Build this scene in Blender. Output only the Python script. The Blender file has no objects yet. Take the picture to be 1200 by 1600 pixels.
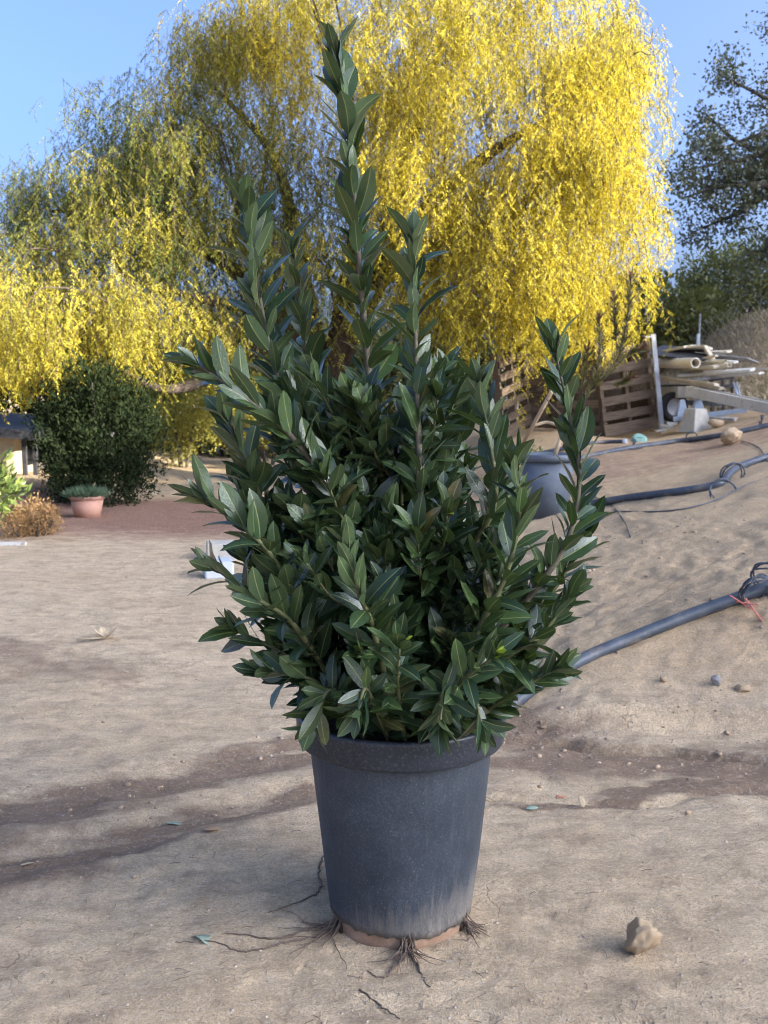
import bpy, math, random
import numpy as np
from mathutils import Vector, Matrix
from mathutils.bvhtree import BVHTree

random.seed(7); rng = np.random.default_rng(7)
R = math.radians
sc = bpy.context.scene
COL = sc.collection

# ------------------------------------------------------------------ camera
CAM_H, PITCH, FPX = 1.14, R(6.6), 1600.0
cd = bpy.data.cameras.new('camera'); cam = bpy.data.objects.new('camera', cd); COL.objects.link(cam)
cam.location = (0, 0, CAM_H); cam.rotation_euler = (R(90) - PITCH, 0, 0)
cd.sensor_fit = 'VERTICAL'; cd.sensor_height = 36; cd.sensor_width = 27; cd.lens = 36
cd.clip_start = 0.05; cd.clip_end = 2000
cd.dof.use_dof = True; cd.dof.focus_distance = 2.05; cd.dof.aperture_fstop = 9.0
sc.camera = cam

# ------------------------------------------------------------------ sky, sun, exposure
SUN_EL, SUN_AZ = R(17), R(112)           # azimuth clockwise from +Y (sun behind the camera, to the right)
w = bpy.data.worlds.new('World'); sc.world = w; w.use_nodes = True
nt = w.node_tree; nt.nodes.clear()
sky = nt.nodes.new('ShaderNodeTexSky'); sky.sky_type = 'NISHITA'; sky.sun_disc = False
sky.sun_elevation = SUN_EL; sky.sun_rotation = SUN_AZ
sky.air_density = 0.45; sky.dust_density = 10.0; sky.ozone_density = 4.2; sky.altitude = 300
bg = nt.nodes.new('ShaderNodeBackground'); bg.inputs[1].default_value = 0.15
wo = nt.nodes.new('ShaderNodeOutputWorld')
nt.links.new(sky.outputs[0], bg.inputs[0]); nt.links.new(bg.outputs[0], wo.inputs[0])
sd = bpy.data.lights.new('sun', 'SUN'); sd.energy = 3.6; sd.angle = R(0.5); sd.color = (1.0, 0.92, 0.76)
sun = bpy.data.objects.new('sun', sd); COL.objects.link(sun)
sdir = Vector((math.sin(SUN_AZ) * math.cos(SUN_EL), math.cos(SUN_AZ) * math.cos(SUN_EL), math.sin(SUN_EL)))
sun.rotation_euler = sdir.to_track_quat('Z', 'Y').to_euler(); sun.location = sdir * 60
vs = sc.view_settings; vs.view_transform = 'Standard'; vs.look = 'None'; vs.gamma = 1.0; vs.exposure = 2.42
vs.use_curve_mapping = False
sc.cycles.max_bounces = 6; sc.cycles.diffuse_bounces = 4; sc.cycles.transmission_bounces = 4
sc.cycles.glossy_bounces = 3; sc.cycles.transparent_max_bounces = 8
sc.cycles.use_denoising = True; sc.cycles.filter_width = 1.1; sc.cycles.sample_clamp_indirect = 6

# ------------------------------------------------------------------ helpers
FWD = np.array([0, math.cos(PITCH), -math.sin(PITCH)]); UP = np.array([0, math.sin(PITCH), math.cos(PITCH)])
def W(px, py, D):
    d = FWD + np.array([1, 0, 0]) * ((px - 600) / FPX) + UP * ((800 - py) / FPX)
    d = d * (D / d[1])
    return Vector((d[0], d[1], d[2] + CAM_H))

def hash2(ix, iy, s):
    h = (ix.astype(np.int64) * 374761393 + iy.astype(np.int64) * 668265263 + s * 1274126177) & 0xFFFFFFFF
    h = ((h ^ (h >> 13)) * 1274126177) & 0xFFFFFFFF
    h = h ^ (h >> 16)
    return (h & 0xFFFFFF) / float(0xFFFFFF)
def vnoise(x, y, s=0):
    x = np.asarray(x, float); y = np.asarray(y, float)
    ix = np.floor(x); iy = np.floor(y); fx = x - ix; fy = y - iy
    fx = fx * fx * fx * (fx * (fx * 6 - 15) + 10); fy = fy * fy * fy * (fy * (fy * 6 - 15) + 10)
    a = hash2(ix, iy, s); b = hash2(ix + 1, iy, s); c = hash2(ix, iy + 1, s); d = hash2(ix + 1, iy + 1, s)
    return (a + (b - a) * fx) * (1 - fy) + (c + (d - c) * fx) * fy - 0.5
def fbm(x, y, o=4, s=0, g=0.5):
    t = 0; a = 1.0
    for k in range(o):
        ca, sa = math.cos(k * 0.9), math.sin(k * 0.9)
        t = t + a * vnoise((x * ca - y * sa) * 2 ** k, (x * sa + y * ca) * 2 ** k, s + k * 17); a *= g
    return t
def sm(t):
    t = np.clip(t, 0, 1); return t * t * (3 - 2 * t)

def seg_mask(x, y, pts, widths):
    """1 inside a band along the polyline pts (world xy), 0 outside"""
    best = np.full(np.shape(x), -9.0)
    for (a, b, wa, wb) in zip(pts[:-1], pts[1:], widths[:-1], widths[1:]):
        ax, ay = a; bx, by = b; dx, dy = bx - ax, by - ay; L = dx * dx + dy * dy
        t = np.clip(((x - ax) * dx + (y - ay) * dy) / L, 0, 1)
        d = np.hypot(x - ax - t * dx, y - ay - t * dy); ww = wa + (wb - wa) * t
        best = np.maximum(best, 1 - d / ww)
    return best
def flat(px, py):
    D = CAM_H / math.tan(math.atan((py - 800) / FPX) + PITCH)
    p = W(px, py, D); return (p.x, p.y)
RUT1 = [flat(-150, 1310), flat(0, 1275), flat(140, 1245), flat(260, 1218), flat(380, 1192), flat(520, 1168)]
RUT2 = [flat(-150, 1380), flat(0, 1352), flat(180, 1315), flat(330, 1275), flat(470, 1245), flat(560, 1240)]
RUT3 = [flat(700, 1150), flat(800, 1150), flat(900, 1175), flat(1050, 1195), flat(1250, 1222)]
RUT4 = [flat(770, 1257), flat(880, 1258), flat(1000, 1265), flat(1100, 1255), flat(1260, 1235)]
RUT0 = [flat(-60, 1010), flat(60, 1040), flat(200, 1045)]

def toe(x): return 3.43 - 0.2 * (x - 0.43) + 0.1 * vnoise(np.asarray(x) * 1.7, 0.3, 4)
def softplus(v, k=0.12):
    return np.where(v > 2, v, k * np.log1p(np.exp(np.clip(v, -4, 2) / k)))
def terrain(x, y, detail=True):
    x = np.asarray(x, float); y = np.asarray(y, float)
    bank = sm((y - toe(x)) / (0.55 + 0.25 * np.clip(x, 0, 2)))
    xs = np.minimum(x, 14)
    z = 0.25 * softplus(xs - 0.35) * bank
    z = z + 0.075 * sm((y - toe(x)) / 0.10) * sm((x - 0.3) / 0.5) * sm((9 - y) / 4)
    z = z + 0.36 * sm((y - 7.6) / 4.2) * sm((x + 0.2) / 1.6) * (1 - 0.95 * sm((x - 1.7) / 1.3)) * sm((40 - y) / 20)
    z = z + 0.9 * sm((x - 3.7) / 2.2) * sm((y - 12.4) / 2.4)
    z = z + 0.012 * np.clip(y - 8, 0, 30) * sm((0.6 - x) / 2)
    z = z + 0.25 * sm((-x - 2.6 - 0.3 * (11 - np.clip(y, 5, 11))) / 1.2) * sm((y - 7.0) / 1.5) * 0.6
    if detail:
        near = np.exp(-np.maximum(0, y - 3) / 5.0)
        z = z + 0.05 * fbm(x * 0.7, y * 0.7, 3, 3) * sm((y - 0.5) / 2)
        hard = bank * sm((x - 0.2) / 0.5)
        z = z + (0.009 + 0.007 * hard) * fbm(x * 5, y * 5, 4, 11, 0.55)
        z = z + 0.010 * hard * fbm(x * 1.1, (y - 0.45 * x) * 5.5, 4, 19, .55) * (0.5 + 0.5 * near)
        c = fbm(x * 17, y * 22, 3, 23, 0.6); z = z + (0.006 + 0.007 * hard) * c * (0.4 + 0.6 * near)
        rg = 0; am = 1.0
        for k in range(4):
            rg = rg + am * (0.25 - np.abs(vnoise(x * 6 * 2 ** k + 3 * k, y * 7.5 * 2 ** k, 61 + k))); am *= 0.62
        patch = 0.35 + 0.65 * sm(2.2 * fbm(x * 1.3, y * 1.9, 3, 71) + 0.45)
        z = z - (0.004 + 0.020 * hard) * rg * patch * (0.3 + 0.7 * near)
        j = 0.14 * fbm(x * 3, y * 6, 3, 41)
        for pts, wd, dep in ((RUT1, 0.15, .016), (RUT2, 0.12, .018), (RUT3, 0.13, .02), (RUT4, 0.03, .012)):
            m = seg_mask(x, y + j * 0.5, pts, [wd] * len(pts)); z = z - dep * sm(m * 1.4)
            z = z + 0.007 * sm(m * 3) * fbm(x * 3 + y, (y - x * 0.35) * 34, 3, 91, 0.6)
        m = seg_mask(x, y + j * 0.3, [flat(640, 1140), flat(860, 1158), flat(960, 1169), flat(1060, 1177), flat(1250, 1199)], [.035] * 5)
        z = z - 0.045 * sm(m * 1.5)
    return z
def axis(lo, hi, step, glo, ghi, far):
    a = list(np.arange(lo, hi, step)); s = step
    while a[-1] < far: s *= ghi; a.append(a[-1] + s)
    s = step; b = [lo]
    while b[-1] > -far: s *= glo; b.append(b[-1] - s)
    return np.array(b[:0:-1] + a)
gx = axis(-1.5, 1.8, 0.014, 1.05, 1.045, 320); gy = axis(1.55, 4.6, 0.014, 1.14, 1.03, 320)
X, Y = np.meshgrid(gx, gy); Z = terrain(X, Y)
def tza(x, y):
    """height of the ground sheet, read off its own grid"""
    x = np.asarray(x, float); y = np.asarray(y, float)
    i = np.clip(np.searchsorted(gx, x) - 1, 0, len(gx) - 2); j = np.clip(np.searchsorted(gy, y) - 1, 0, len(gy) - 2)
    fx = np.clip((x - gx[i]) / (gx[i + 1] - gx[i]), 0, 1); fy = np.clip((y - gy[j]) / (gy[j + 1] - gy[j]), 0, 1)
    return (Z[j, i] * (1 - fx) + Z[j, i + 1] * fx) * (1 - fy) + (Z[j + 1, i] * (1 - fx) + Z[j + 1, i + 1] * fx) * fy
def tz(x, y): return float(tza(x, y))
DD = np.arange(1.5, 60, 0.01)
def G(px, py):
    """ground point on the line of sight through a pixel of the photograph"""
    p = W(px, py, 1.0); xs = p.x * DD; zs = CAM_H + (p.z - CAM_H) * DD
    k = np.nonzero(zs <= tza(xs, DD))[0]; D = DD[k[0]] if len(k) else 60.0
    return Vector((p.x * D, D, tz(p.x * D, D)))
def onground(px, D, dz=0.0):
    x = (px - 600) / FPX * D; return Vector((x, D, tz(x, D) + dz))

def tag(o, label=None, cat=None, group=None, kind=None):
    if label: o['label'] = label
    if cat: o['category'] = cat
    if group: o['group'] = group
    if kind: o['kind'] = kind
    return o
def empty(name, loc=(0, 0, 0), rot=(0, 0, 0)):
    o = bpy.data.objects.new(name, None); COL.objects.link(o); o.location = loc; o.rotation_euler = rot
    o.empty_display_size = 0.1
    return o
def link_mesh(name, me, mat, parent=None, smooth=False):
    if mat is not None and not me.materials: me.materials.append(mat)
    o = bpy.data.objects.new(name, me); COL.objects.link(o)
    if parent is not None: o.parent = parent
    if smooth: me.shade_smooth()
    return o
def np_mesh(name, V, F, attrs=None, smooth=False):
    """V (n,3), F (m,k) all faces the same size"""
    me = bpy.data.meshes.new(name); V = np.ascontiguousarray(V, np.float32); F = np.ascontiguousarray(F, np.int32)
    k = F.shape[1]
    me.vertices.add(len(V)); me.vertices.foreach_set('co', V.ravel())
    me.loops.add(F.size); me.loops.foreach_set('vertex_index', F.ravel())
    me.polygons.add(len(F)); me.polygons.foreach_set('loop_start', np.arange(0, F.size, k, dtype=np.int32))
    for n, v in (attrs or {}).items():
        a = me.attributes.new(n, 'FLOAT', 'POINT'); a.data.foreach_set('value', np.ascontiguousarray(v, np.float32))
    me.update(calc_edges=True)
    if smooth: me.shade_smooth()
    return me

class MB:
    def __init__(s): s.v = []; s.f = []
    def add(s, vs_, fs_):
        b = len(s.v); s.v += [tuple(v) for v in vs_]; s.f += [tuple(b + i for i in f) for f in fs_]; return s
    def box(s, c, size, rot=None, taper=1.0, jit=0.0):
        hx, hy, hz = [q / 2 for q in size]; M = rot if rot is not None else Matrix.Identity(3)
        vs_ = []
        for z in (-1, 1):
            t = taper if z > 0 else 1.0
            for (x, y) in ((-1, -1), (1, -1), (1, 1), (-1, 1)):
                p = Vector((x * hx * t, y * hy * t, z * hz))
                if jit: p += Vector([random.uniform(-jit, jit) for _ in range(3)])
                vs_.append(M @ p + Vector(c))
        return s.add(vs_, [(3, 2, 1, 0), (4, 5, 6, 7), (0, 1, 5, 4), (1, 2, 6, 5), (2, 3, 7, 6), (3, 0, 4, 7)])
    def bar(s, a, b, wd, th, roll=0.0, jit=0.0):
        a = Vector(a); b = Vector(b); d = b - a; L = d.length
        q = d.to_track_quat('X', 'Z').to_matrix() @ Matrix.Rotation(roll, 3, 'X')
        return s.box((a + b) / 2, (L, wd, th), q, jit=jit)
    def tube(s, pts, rad, n=8, cap=True):
        pts = [Vector(p) for p in pts]; m = len(pts)
        if not hasattr(rad, '__len__'): rad = [rad] * m
        vs_ = []; nrm = None
        for i, p in enumerate(pts):
            t = (pts[min(i + 1, m - 1)] - pts[max(i - 1, 0)]).normalized()
            if nrm is None: nrm = t.orthogonal().normalized()
            nrm = (nrm - t * nrm.dot(t)); nrm = nrm.normalized() if nrm.length > 1e-6 else t.orthogonal().normalized()
            bt = t.cross(nrm)
            for k in range(n):
                a = 2 * math.pi * k / n
                vs_.append(p + (nrm * math.cos(a) + bt * math.sin(a)) * rad[i])
        fs_ = [(i * n + k, i * n + (k + 1) % n, (i + 1) * n + (k + 1) % n, (i + 1) * n + k) for i in range(m - 1) for k in range(n)]
        if cap: fs_ += [tuple(range(n - 1, -1, -1)), tuple((m - 1) * n + k for k in range(n))]
        return s.add(vs_, fs_)
    def lathe(s, prof, n=48, c=(0, 0, 0), close=False):
        vs_ = [(c[0] + r * math.cos(2 * math.pi * k / n), c[1] + r * math.sin(2 * math.pi * k / n), c[2] + z) for (r, z) in prof for k in range(n)]
        m = len(prof)
        fs_ = [(i * n + k, i * n + (k + 1) % n, (i + 1) * n + (k + 1) % n, (i + 1) * n + k) for i in range(m - 1) for k in range(n)]
        if close: fs_ += [tuple((m - 1) * n + k for k in range(n))]
        return s.add(vs_, fs_)
    def mesh(s, name):
        me = bpy.data.meshes.new(name); me.from_pydata(s.v, [], s.f); me.update(); return me
    def build(s, name, mat, parent=None, smooth=False, bevel=0.0):
        o = link_mesh(name, s.mesh(name), mat, parent, smooth)
        if bevel:
            b = o.modifiers.new('bevel', 'BEVEL'); b.width = bevel; b.segments = 2; b.limit_method = 'ANGLE'
        return o

def spline(pts, n=8):
    P = [np.array(p, float) for p in pts]; P = [2 * P[0] - P[1]] + P + [2 * P[-1] - P[-2]]; out = []
    for i in range(1, len(P) - 2):
        for k in range(n):
            t = k / n
            out.append(0.5 * ((2 * P[i]) + (-P[i-1] + P[i+1]) * t + (2*P[i-1] - 5*P[i] + 4*P[i+1] - P[i+2]) * t*t + (-P[i-1] + 3*P[i] - 3*P[i+1] + P[i+2]) * t**3))
    out.append(P[-2]); return [Vector(p) for p in out]

# ------------------------------------------------------------------ materials
def newmat(name):
    m = bpy.data.materials.new(name); m.use_nodes = True; t = m.node_tree
    b = t.nodes['Principled BSDF']; return m, t, b
def nd(t, typ, **kw):
    n = t.nodes.new(typ)
    for k, v in kw.items():
        if k in n.inputs.keys() if hasattr(n.inputs, 'keys') else False: n.inputs[k].default_value = v
        else: setattr(n, k, v)
    return n
def rgb(c): return (c[0], c[1], c[2], 1)
def noise(t, scale, detail=5, rough=0.6, coord=None, dist=0.0):
    n = t.nodes.new('ShaderNodeTexNoise'); n.inputs['Scale'].default_value = scale; n.inputs['Detail'].default_value = detail
    n.inputs['Roughness'].default_value = rough; n.inputs['Distortion'].default_value = dist
    if coord is not None: t.links.new(coord, n.inputs['Vector'])
    return n.outputs['Fac']
def ramp(t, fac, a, b, c0=(0, 0, 0), c1=(1, 1, 1)):
    r = t.nodes.new('ShaderNodeValToRGB'); r.color_ramp.elements[0].position = a; r.color_ramp.elements[1].position = b
    r.color_ramp.elements[0].color = rgb(c0); r.color_ramp.elements[1].color = rgb(c1)
    t.links.new(fac, r.inputs[0]); return r.outputs[0]
def mix(t, fac, a, b, mode='MIX'):
    n = t.nodes.new('ShaderNodeMix'); n.data_type = 'RGBA'; n.blend_type = mode
    for sock, v in ((n.inputs[0], fac), (n.inputs[6], a), (n.inputs[7], b)):
        if isinstance(v, (int, float)): sock.default_value = v
        elif isinstance(v, tuple): sock.default_value = rgb(v)
        else: t.links.new(v, sock)
    return n.outputs[2]
def math_n(t, op, a, b=None):
    n = t.nodes.new('ShaderNodeMath'); n.operation = op
    for i, v in enumerate((a, b)):
        if v is None: continue
        if isinstance(v, (int, float)): n.inputs[i].default_value = v
        else: t.links.new(v, n.inputs[i])
    return n.outputs[0]
def attr(t, name):
    n = t.nodes.new('ShaderNodeAttribute'); n.attribute_name = name; return n.outputs['Fac']
def bump(t, b, h, strength, dist):
    n = t.nodes.new('ShaderNodeBump'); n.inputs['Strength'].default_value = strength; n.inputs['Distance'].default_value = dist
    t.links.new(h, n.inputs['Height']); t.links.new(n.outputs[0], b.inputs['Normal'])
def pmat(name, c1, c2, scale=6, rough=0.8, bmp=0.3, bdist=0.01, stretch=None, c3=None, s3=20, spec=0.3, rand=0.0, metal=0.0):
    m, t, b = newmat(name); tc = t.nodes.new('ShaderNodeTexCoord'); co = tc.outputs['Object']
    if stretch:
        mp = t.nodes.new('ShaderNodeMapping'); mp.inputs['Scale'].default_value = stretch; t.links.new(co, mp.inputs[0]); co = mp.outputs[0]
    f = noise(t, scale, 6, 0.62, co); col = mix(t, ramp(t, f, 0.35, 0.68), c1, c2)
    if c3: col = mix(t, ramp(t, noise(t, s3, 5, 0.7, co), 0.52, 0.66), col, c3)
    if rand:
        oi = t.nodes.new('ShaderNodeObjectInfo')
        v = math_n(t, 'ADD', math_n(t, 'MULTIPLY', oi.outputs['Random'], rand), 1 - rand / 2)
        hs = t.nodes.new('ShaderNodeHueSaturation'); t.links.new(v, hs.inputs['Value']); t.links.new(col, hs.inputs['Color']); col = hs.outputs[0]
    t.links.new(col, b.inputs['Base Color']); b.inputs['Roughness'].default_value = rough
    b.inputs['Specular IOR Level'].default_value = spec; b.inputs['Metallic'].default_value = metal
    if bmp: bump(t, b, noise(t, scale * 4, 6, 0.65, co), bmp, bdist)
    return m
def leafmat(name, ca, cb, rough=0.5, trans=0.25, tcol=None, spec=0.3, nscale=1.2, cc=None):
    """foliage: colour runs ca..cb by the point attribute tint, plus a large soft variation"""
    m, t, b = newmat(name); col = mix(t, attr(t, 'tint'), ca, cb)
    if cc: col = mix(t, ramp(t, attr(t, 'tint2'), 0.9, 0.95), col, cc)
    t.links.new(col, b.inputs['Base Color']); b.inputs['Roughness'].default_value = rough
    b.inputs['Specular IOR Level'].default_value = spec
    tr = t.nodes.new('ShaderNodeBsdfTranslucent'); t.links.new(mix(t, 1.0, col, tcol or (1, 1, 0.6), 'MULTIPLY'), tr.inputs[0])
    ms = t.nodes.new('ShaderNodeMixShader'); ms.inputs[0].default_value = trans
    t.links.new(b.outputs[0], ms.inputs[1]); t.links.new(tr.outputs[0], ms.inputs[2])
    t.links.new(ms.outputs[0], t.nodes['Material Output'].inputs[0]); return m

# ground: dry decomposed granite, darker where it stayed damp, reddish mulch under the trees
def ground_material():
    m, t, b = newmat('ground_earth'); geo = t.nodes.new('ShaderNodeNewGeometry'); co = geo.outputs['Position']
    n1 = noise(t, 1.3, 8, 0.65, co); n2 = noise(t, 9, 8, 0.7, co); n3 = noise(t, 70, 6, 0.75, co); n4 = noise(t, 260, 3, 0.6, co)
    mp = t.nodes.new('ShaderNodeMapping'); mp.inputs['Scale'].default_value = (3, 9, 9); mp.inputs['Rotation'].default_value = (0, 0, -0.25); t.links.new(co, mp.inputs[0])
    n5 = noise(t, 1.6, 7, 0.7, mp.outputs[0], 0.4)
    col = mix(t, ramp(t, n1, 0.32, 0.68), (0.63, 0.465, 0.285), (0.73, 0.565, 0.37))
    col = mix(t, math_n(t, 'MULTIPLY', ramp(t, n5, 0.44, 0.66), 0.55), col, (0.35, 0.255, 0.165))
    col = mix(t, math_n(t, 'MULTIPLY', ramp(t, n2, 0.48, 0.72), 0.65), col, (0.34, 0.24, 0.15))
    col = mix(t, math_n(t, 'MULTIPLY', attr(t, 'bank'), 0.75), col, mix(t, ramp(t, n2, 0.35, 0.65), (0.53, 0.36, 0.195), (0.64, 0.46, 0.27)))
    wetf = math_n(t, 'ADD', attr(t, 'wet'), math_n(t, 'MULTIPLY', math_n(t, 'SUBTRACT', n2, 0.5), 1.0))
    wetf = math_n(t, 'MULTIPLY', ramp(t, wetf, 0.06, 0.55), .95)
    col = mix(t, wetf, col, mix(t, ramp(t, n2, 0.35, 0.7), (0.23, 0.155, 0.10), (0.34, 0.235, 0.155)))
    redf = ramp(t, math_n(t, 'ADD', attr(t, 'red'), math_n(t, 'MULTIPLY', math_n(t, 'SUBTRACT', n5, 0.5), 1.1)), 0.25, 0.8)
    col = mix(t, redf, col, mix(t, ramp(t, n3, 0.35, 0.65), (0.24, 0.125, 0.085), (0.36, 0.215, 0.15)))
    vo = t.nodes.new('ShaderNodeTexVoronoi'); vo.feature = 'DISTANCE_TO_EDGE'; vo.inputs['Scale'].default_value = 6.0
    dv = t.nodes.new('ShaderNodeTexNoise'); dv.inputs['Scale'].default_value = 6.0; dv.inputs['Detail'].default_value = 6; t.links.new(co, dv.inputs['Vector'])
    av = t.nodes.new('ShaderNodeVectorMath'); av.operation = 'MULTIPLY_ADD'; av.inputs[1].default_value = (.5, .5, .5); t.links.new(dv.outputs['Color'], av.inputs[0]); t.links.new(co, av.inputs[2]); t.links.new(av.outputs[0], vo.inputs['Vector'])
    crack = math_n(t, 'MULTIPLY', ramp(t, vo.outputs['Distance'], .004, .022, (1, 1, 1), (0, 0, 0)), ramp(t, n1, .52, .62))
    col = mix(t, math_n(t, 'MULTIPLY', crack, .45), col, (.17, .12, .085))
    # grains: pale and dark specks
    col = mix(t, math_n(t, 'MULTIPLY', ramp(t, n3, 0.55, 0.68), 0.5), col, (0.70, 0.62, 0.52))
    col = mix(t, math_n(t, 'MULTIPLY', ramp(t, n4, 0.56, 0.68), 0.6), col, (0.2, 0.15, 0.115))
    n6 = noise(t, 125, 6, 0.75, co); n7 = noise(t, 24, 7, 0.75, co)
    g6 = math_n(t, 'MULTIPLY', ramp(t, n6, 0.33, 0.67, (.74, .74, .74), (1.18, 1.18, 1.18)), ramp(t, n7, 0.33, 0.67, (.86, .86, .86), (1.1, 1.1, 1.1)))
    cg = t.nodes.new('ShaderNodeCombineColor'); [t.links.new(g6, cg.inputs[q]) for q in range(3)]
    col = mix(t, 1.0, col, cg.outputs[0], 'MULTIPLY')
    t.links.new(col, b.inputs['Base Color']); b.inputs['Roughness'].default_value = 0.93; b.inputs['Specular IOR Level'].default_value = 0.15
    hh = math_n(t, 'ADD', math_n(t, 'MULTIPLY', n3, 0.7), math_n(t, 'ADD', math_n(t, 'MULTIPLY', n2, 1.3), math_n(t, 'MULTIPLY', n4, 0.5)))
    hh = math_n(t, 'SUBTRACT', hh, math_n(t, 'MULTIPLY', crack, .5))
    bump(t, b, hh, 0.95, 0.016)
    return m
M = {}
M['ground'] = ground_material()
M['shade_ridge'] = pmat('shade_ridge_dry', (0.28, 0.21, 0.13), (0.36, 0.28, 0.18), 0.4, 0.95)
M['rock'] = pmat('tan_rock', (0.40, 0.27, 0.145), (0.55, 0.40, 0.24), 22, 0.9, 0.6, 0.008, c3=(0.62, 0.54, 0.43), s3=40)
M['grey_rock'] = pmat('grey_stone', (0.20, 0.195, 0.19), (0.28, 0.27, 0.26), 40, 0.7, 0.2, 0.002)
M['pebble'] = pmat('pebbles', (0.30, 0.23, 0.165), (0.50, 0.40, 0.30), 30, 0.9, 0.3, 0.003)
M['twig'] = pmat('dry_twigs', (0.12, 0.085, 0.06), (0.42, 0.33, 0.24), 9, 0.9, 0)
M['root'] = pmat('roots', (0.07, 0.05, 0.038), (0.18, 0.13, 0.095), 30, 0.9, 0.2, 0.002)
M['bark'] = pmat('grey_bark', (0.05, 0.038, 0.03), (0.11, 0.085, 0.065), 9, 0.9, 0.8, 0.02, (3, 3, 0.7))
M['oakbark'] = pmat('oak_bark', (0.05, 0.045, 0.04), (0.11, 0.095, 0.08), 12, 0.9, 0.7, 0.02)
M['soil'] = pmat('potting_soil', (0.03, 0.022, 0.016), (0.10, 0.07, 0.045), 60, 0.95, 0.8, 0.01)
M['clay'] = pmat('clay_crust', (0.23, 0.14, 0.09), (0.36, 0.24, 0.16), 25, 0.9, 0.5, 0.004)
M['pipe'] = pmat('black_poly', (0.040, 0.050, 0.064), (0.075, 0.090, 0.112), 12, 0.5, 0.1, 0.002, c3=(0.15, 0.13, 0.11), s3=8, spec=0.5)
M['red_tape'] = pmat('faded_red', (0.40, 0.10, 0.08), (0.5, 0.17, 0.13), 30, 0.7, 0)
M['wood'] = pmat('weathered_pallet', (0.07, 0.050, 0.035), (0.15, 0.113, 0.082), 5, 0.9, 0.5, 0.006, (1.2, 14, 14), rand=0.5)
M['stake'] = pmat('pale_stake', (0.42, 0.31, 0.19), (0.55, 0.42, 0.27), 8, 0.8, 0.2, 0.003)
M['cream'] = pmat('cream_pipe', (0.60, 0.54, 0.42), (0.70, 0.64, 0.51), 5, 0.6, 0, spec=0.4)
M['whitewood'] = pmat('painted_board', (0.48, 0.46, 0.41), (0.62, 0.60, 0.55), 7, 0.7, 0.25, 0.004, c3=(0.32, 0.26, 0.2), s3=14, rand=0.3)
M['creamwood'] = pmat('cream_board', (0.42, 0.36, 0.26), (0.60, 0.53, 0.41), 6, 0.7, 0.25, 0.004, rand=0.3)
M['galv'] = pmat('galvanised', (0.28, 0.30, 0.33), (0.40, 0.42, 0.45), 9, 0.5, 0.1, 0.003, c3=(0.22, 0.19, 0.16), s3=6, spec=0.5)
M['steel'] = pmat('dark_steel', (0.03, 0.032, 0.036), (0.06, 0.06, 0.065), 12, 0.6, 0.1, 0.003)
M['bluesteel'] = pmat('pale_blue_steel', (0.30, 0.36, 0.43), (0.40, 0.46, 0.53), 8, 0.6, 0.1, 0.003)
M['rubber'] = pmat('tyre_rubber', (0.015, 0.015, 0.016), (0.03, 0.03, 0.03), 20, 0.8, 0.2, 0.004)
M['concrete'] = pmat('concrete', (0.36, 0.34, 0.29), (0.47, 0.44, 0.38), 14, 0.9, 0.4, 0.005)
M['whiteblock'] = pmat('white_block', (0.40, 0.43, 0.45), (0.50, 0.53, 0.55), 5, 0.6, 0.1, 0.003)
M['lid'] = pmat('green_lid', (0.16, 0.30, 0.25), (0.22, 0.38, 0.32), 14, 0.7, 0.2, 0.004, c3=(0.32, 0.36, 0.28), s3=20)
M['terracotta'] = pmat('terracotta', (0.36, 0.19, 0.135), (0.46, 0.26, 0.19), 8, 0.8, 0.2, 0.004)
M['wall'] = pmat('beige_stucco', (0.42, 0.36, 0.27), (0.50, 0.43, 0.33), 8, 0.9, 0.3, 0.004)
M['roof'] = pmat('dark_roof', (0.02, 0.021, 0.026), (0.04, 0.042, 0.05), 12, 0.7, 0.3, 0.006)
M['post'] = pmat('dark_post', (0.03, 0.03, 0.034), (0.055, 0.055, 0.06), 8, 0.7, 0.1, 0.003)
M['glass'] = pmat('dark_window', (0.01, 0.012, 0.015), (0.02, 0.022, 0.028), 3, 0.1, 0, spec=0.6)
M['wire'] = pmat('fence_wire', (0.30, 0.30, 0.30), (0.42, 0.42, 0.42), 20, 0.5, 0, spec=0.5)
M['drygrass'] = leafmat('dry_grass', (0.30, 0.24, 0.15), (0.42, 0.35, 0.23), 0.9, 0.15)
M['deadleaf'] = pmat('dead_leaf', (0.42, 0.32, 0.2), (0.56, 0.44, 0.28), 20, 0.8, 0.2, 0.002)
M['redleaf'] = pmat('red_dead_leaf', (0.48, 0.16, 0.09), (0.56, 0.24, 0.15), 30, 0.7, 0.2, 0.002)
M['greyleaf'] = pmat('pale_green_leaf', (0.22, 0.28, 0.2), (0.32, 0.38, 0.28), 30, 0.7, 0.2, 0.002)
M['brownleaf'] = pmat('brown_leaf', (0.32, 0.19, 0.1), (0.42, 0.27, 0.16), 30, 0.7, 0.2, 0.002)
M['pepper'] = leafmat('pepper_leaves', (0.08, 0.125, 0.042), (0.57, 0.475, 0.06), 0.7, 0.45, (1, 0.95, 0.5), spec=.12, cc=(0.34, 0.15, 0.06))
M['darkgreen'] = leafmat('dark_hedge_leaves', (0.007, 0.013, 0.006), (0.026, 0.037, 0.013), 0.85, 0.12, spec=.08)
M['oakleaf'] = leafmat('oak_leaves', (0.06, 0.075, 0.05), (0.15, 0.165, 0.105), 0.4, 0.25, spec=0.4)
M['bushgreen'] = leafmat('olive_leaves', (0.085, 0.105, 0.04), (0.25, 0.25, 0.09), 0.6, 0.3)
M['yellowbush'] = leafmat('yellow_bush_leaves', (0.2, 0.2, 0.05), (0.42, 0.38, 0.08), 0.5, 0.3)
M['lightbush'] = leafmat('light_green_leaves', (0.06, 0.10, 0.03), (0.2, 0.25, 0.06), 0.45, 0.25)
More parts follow.
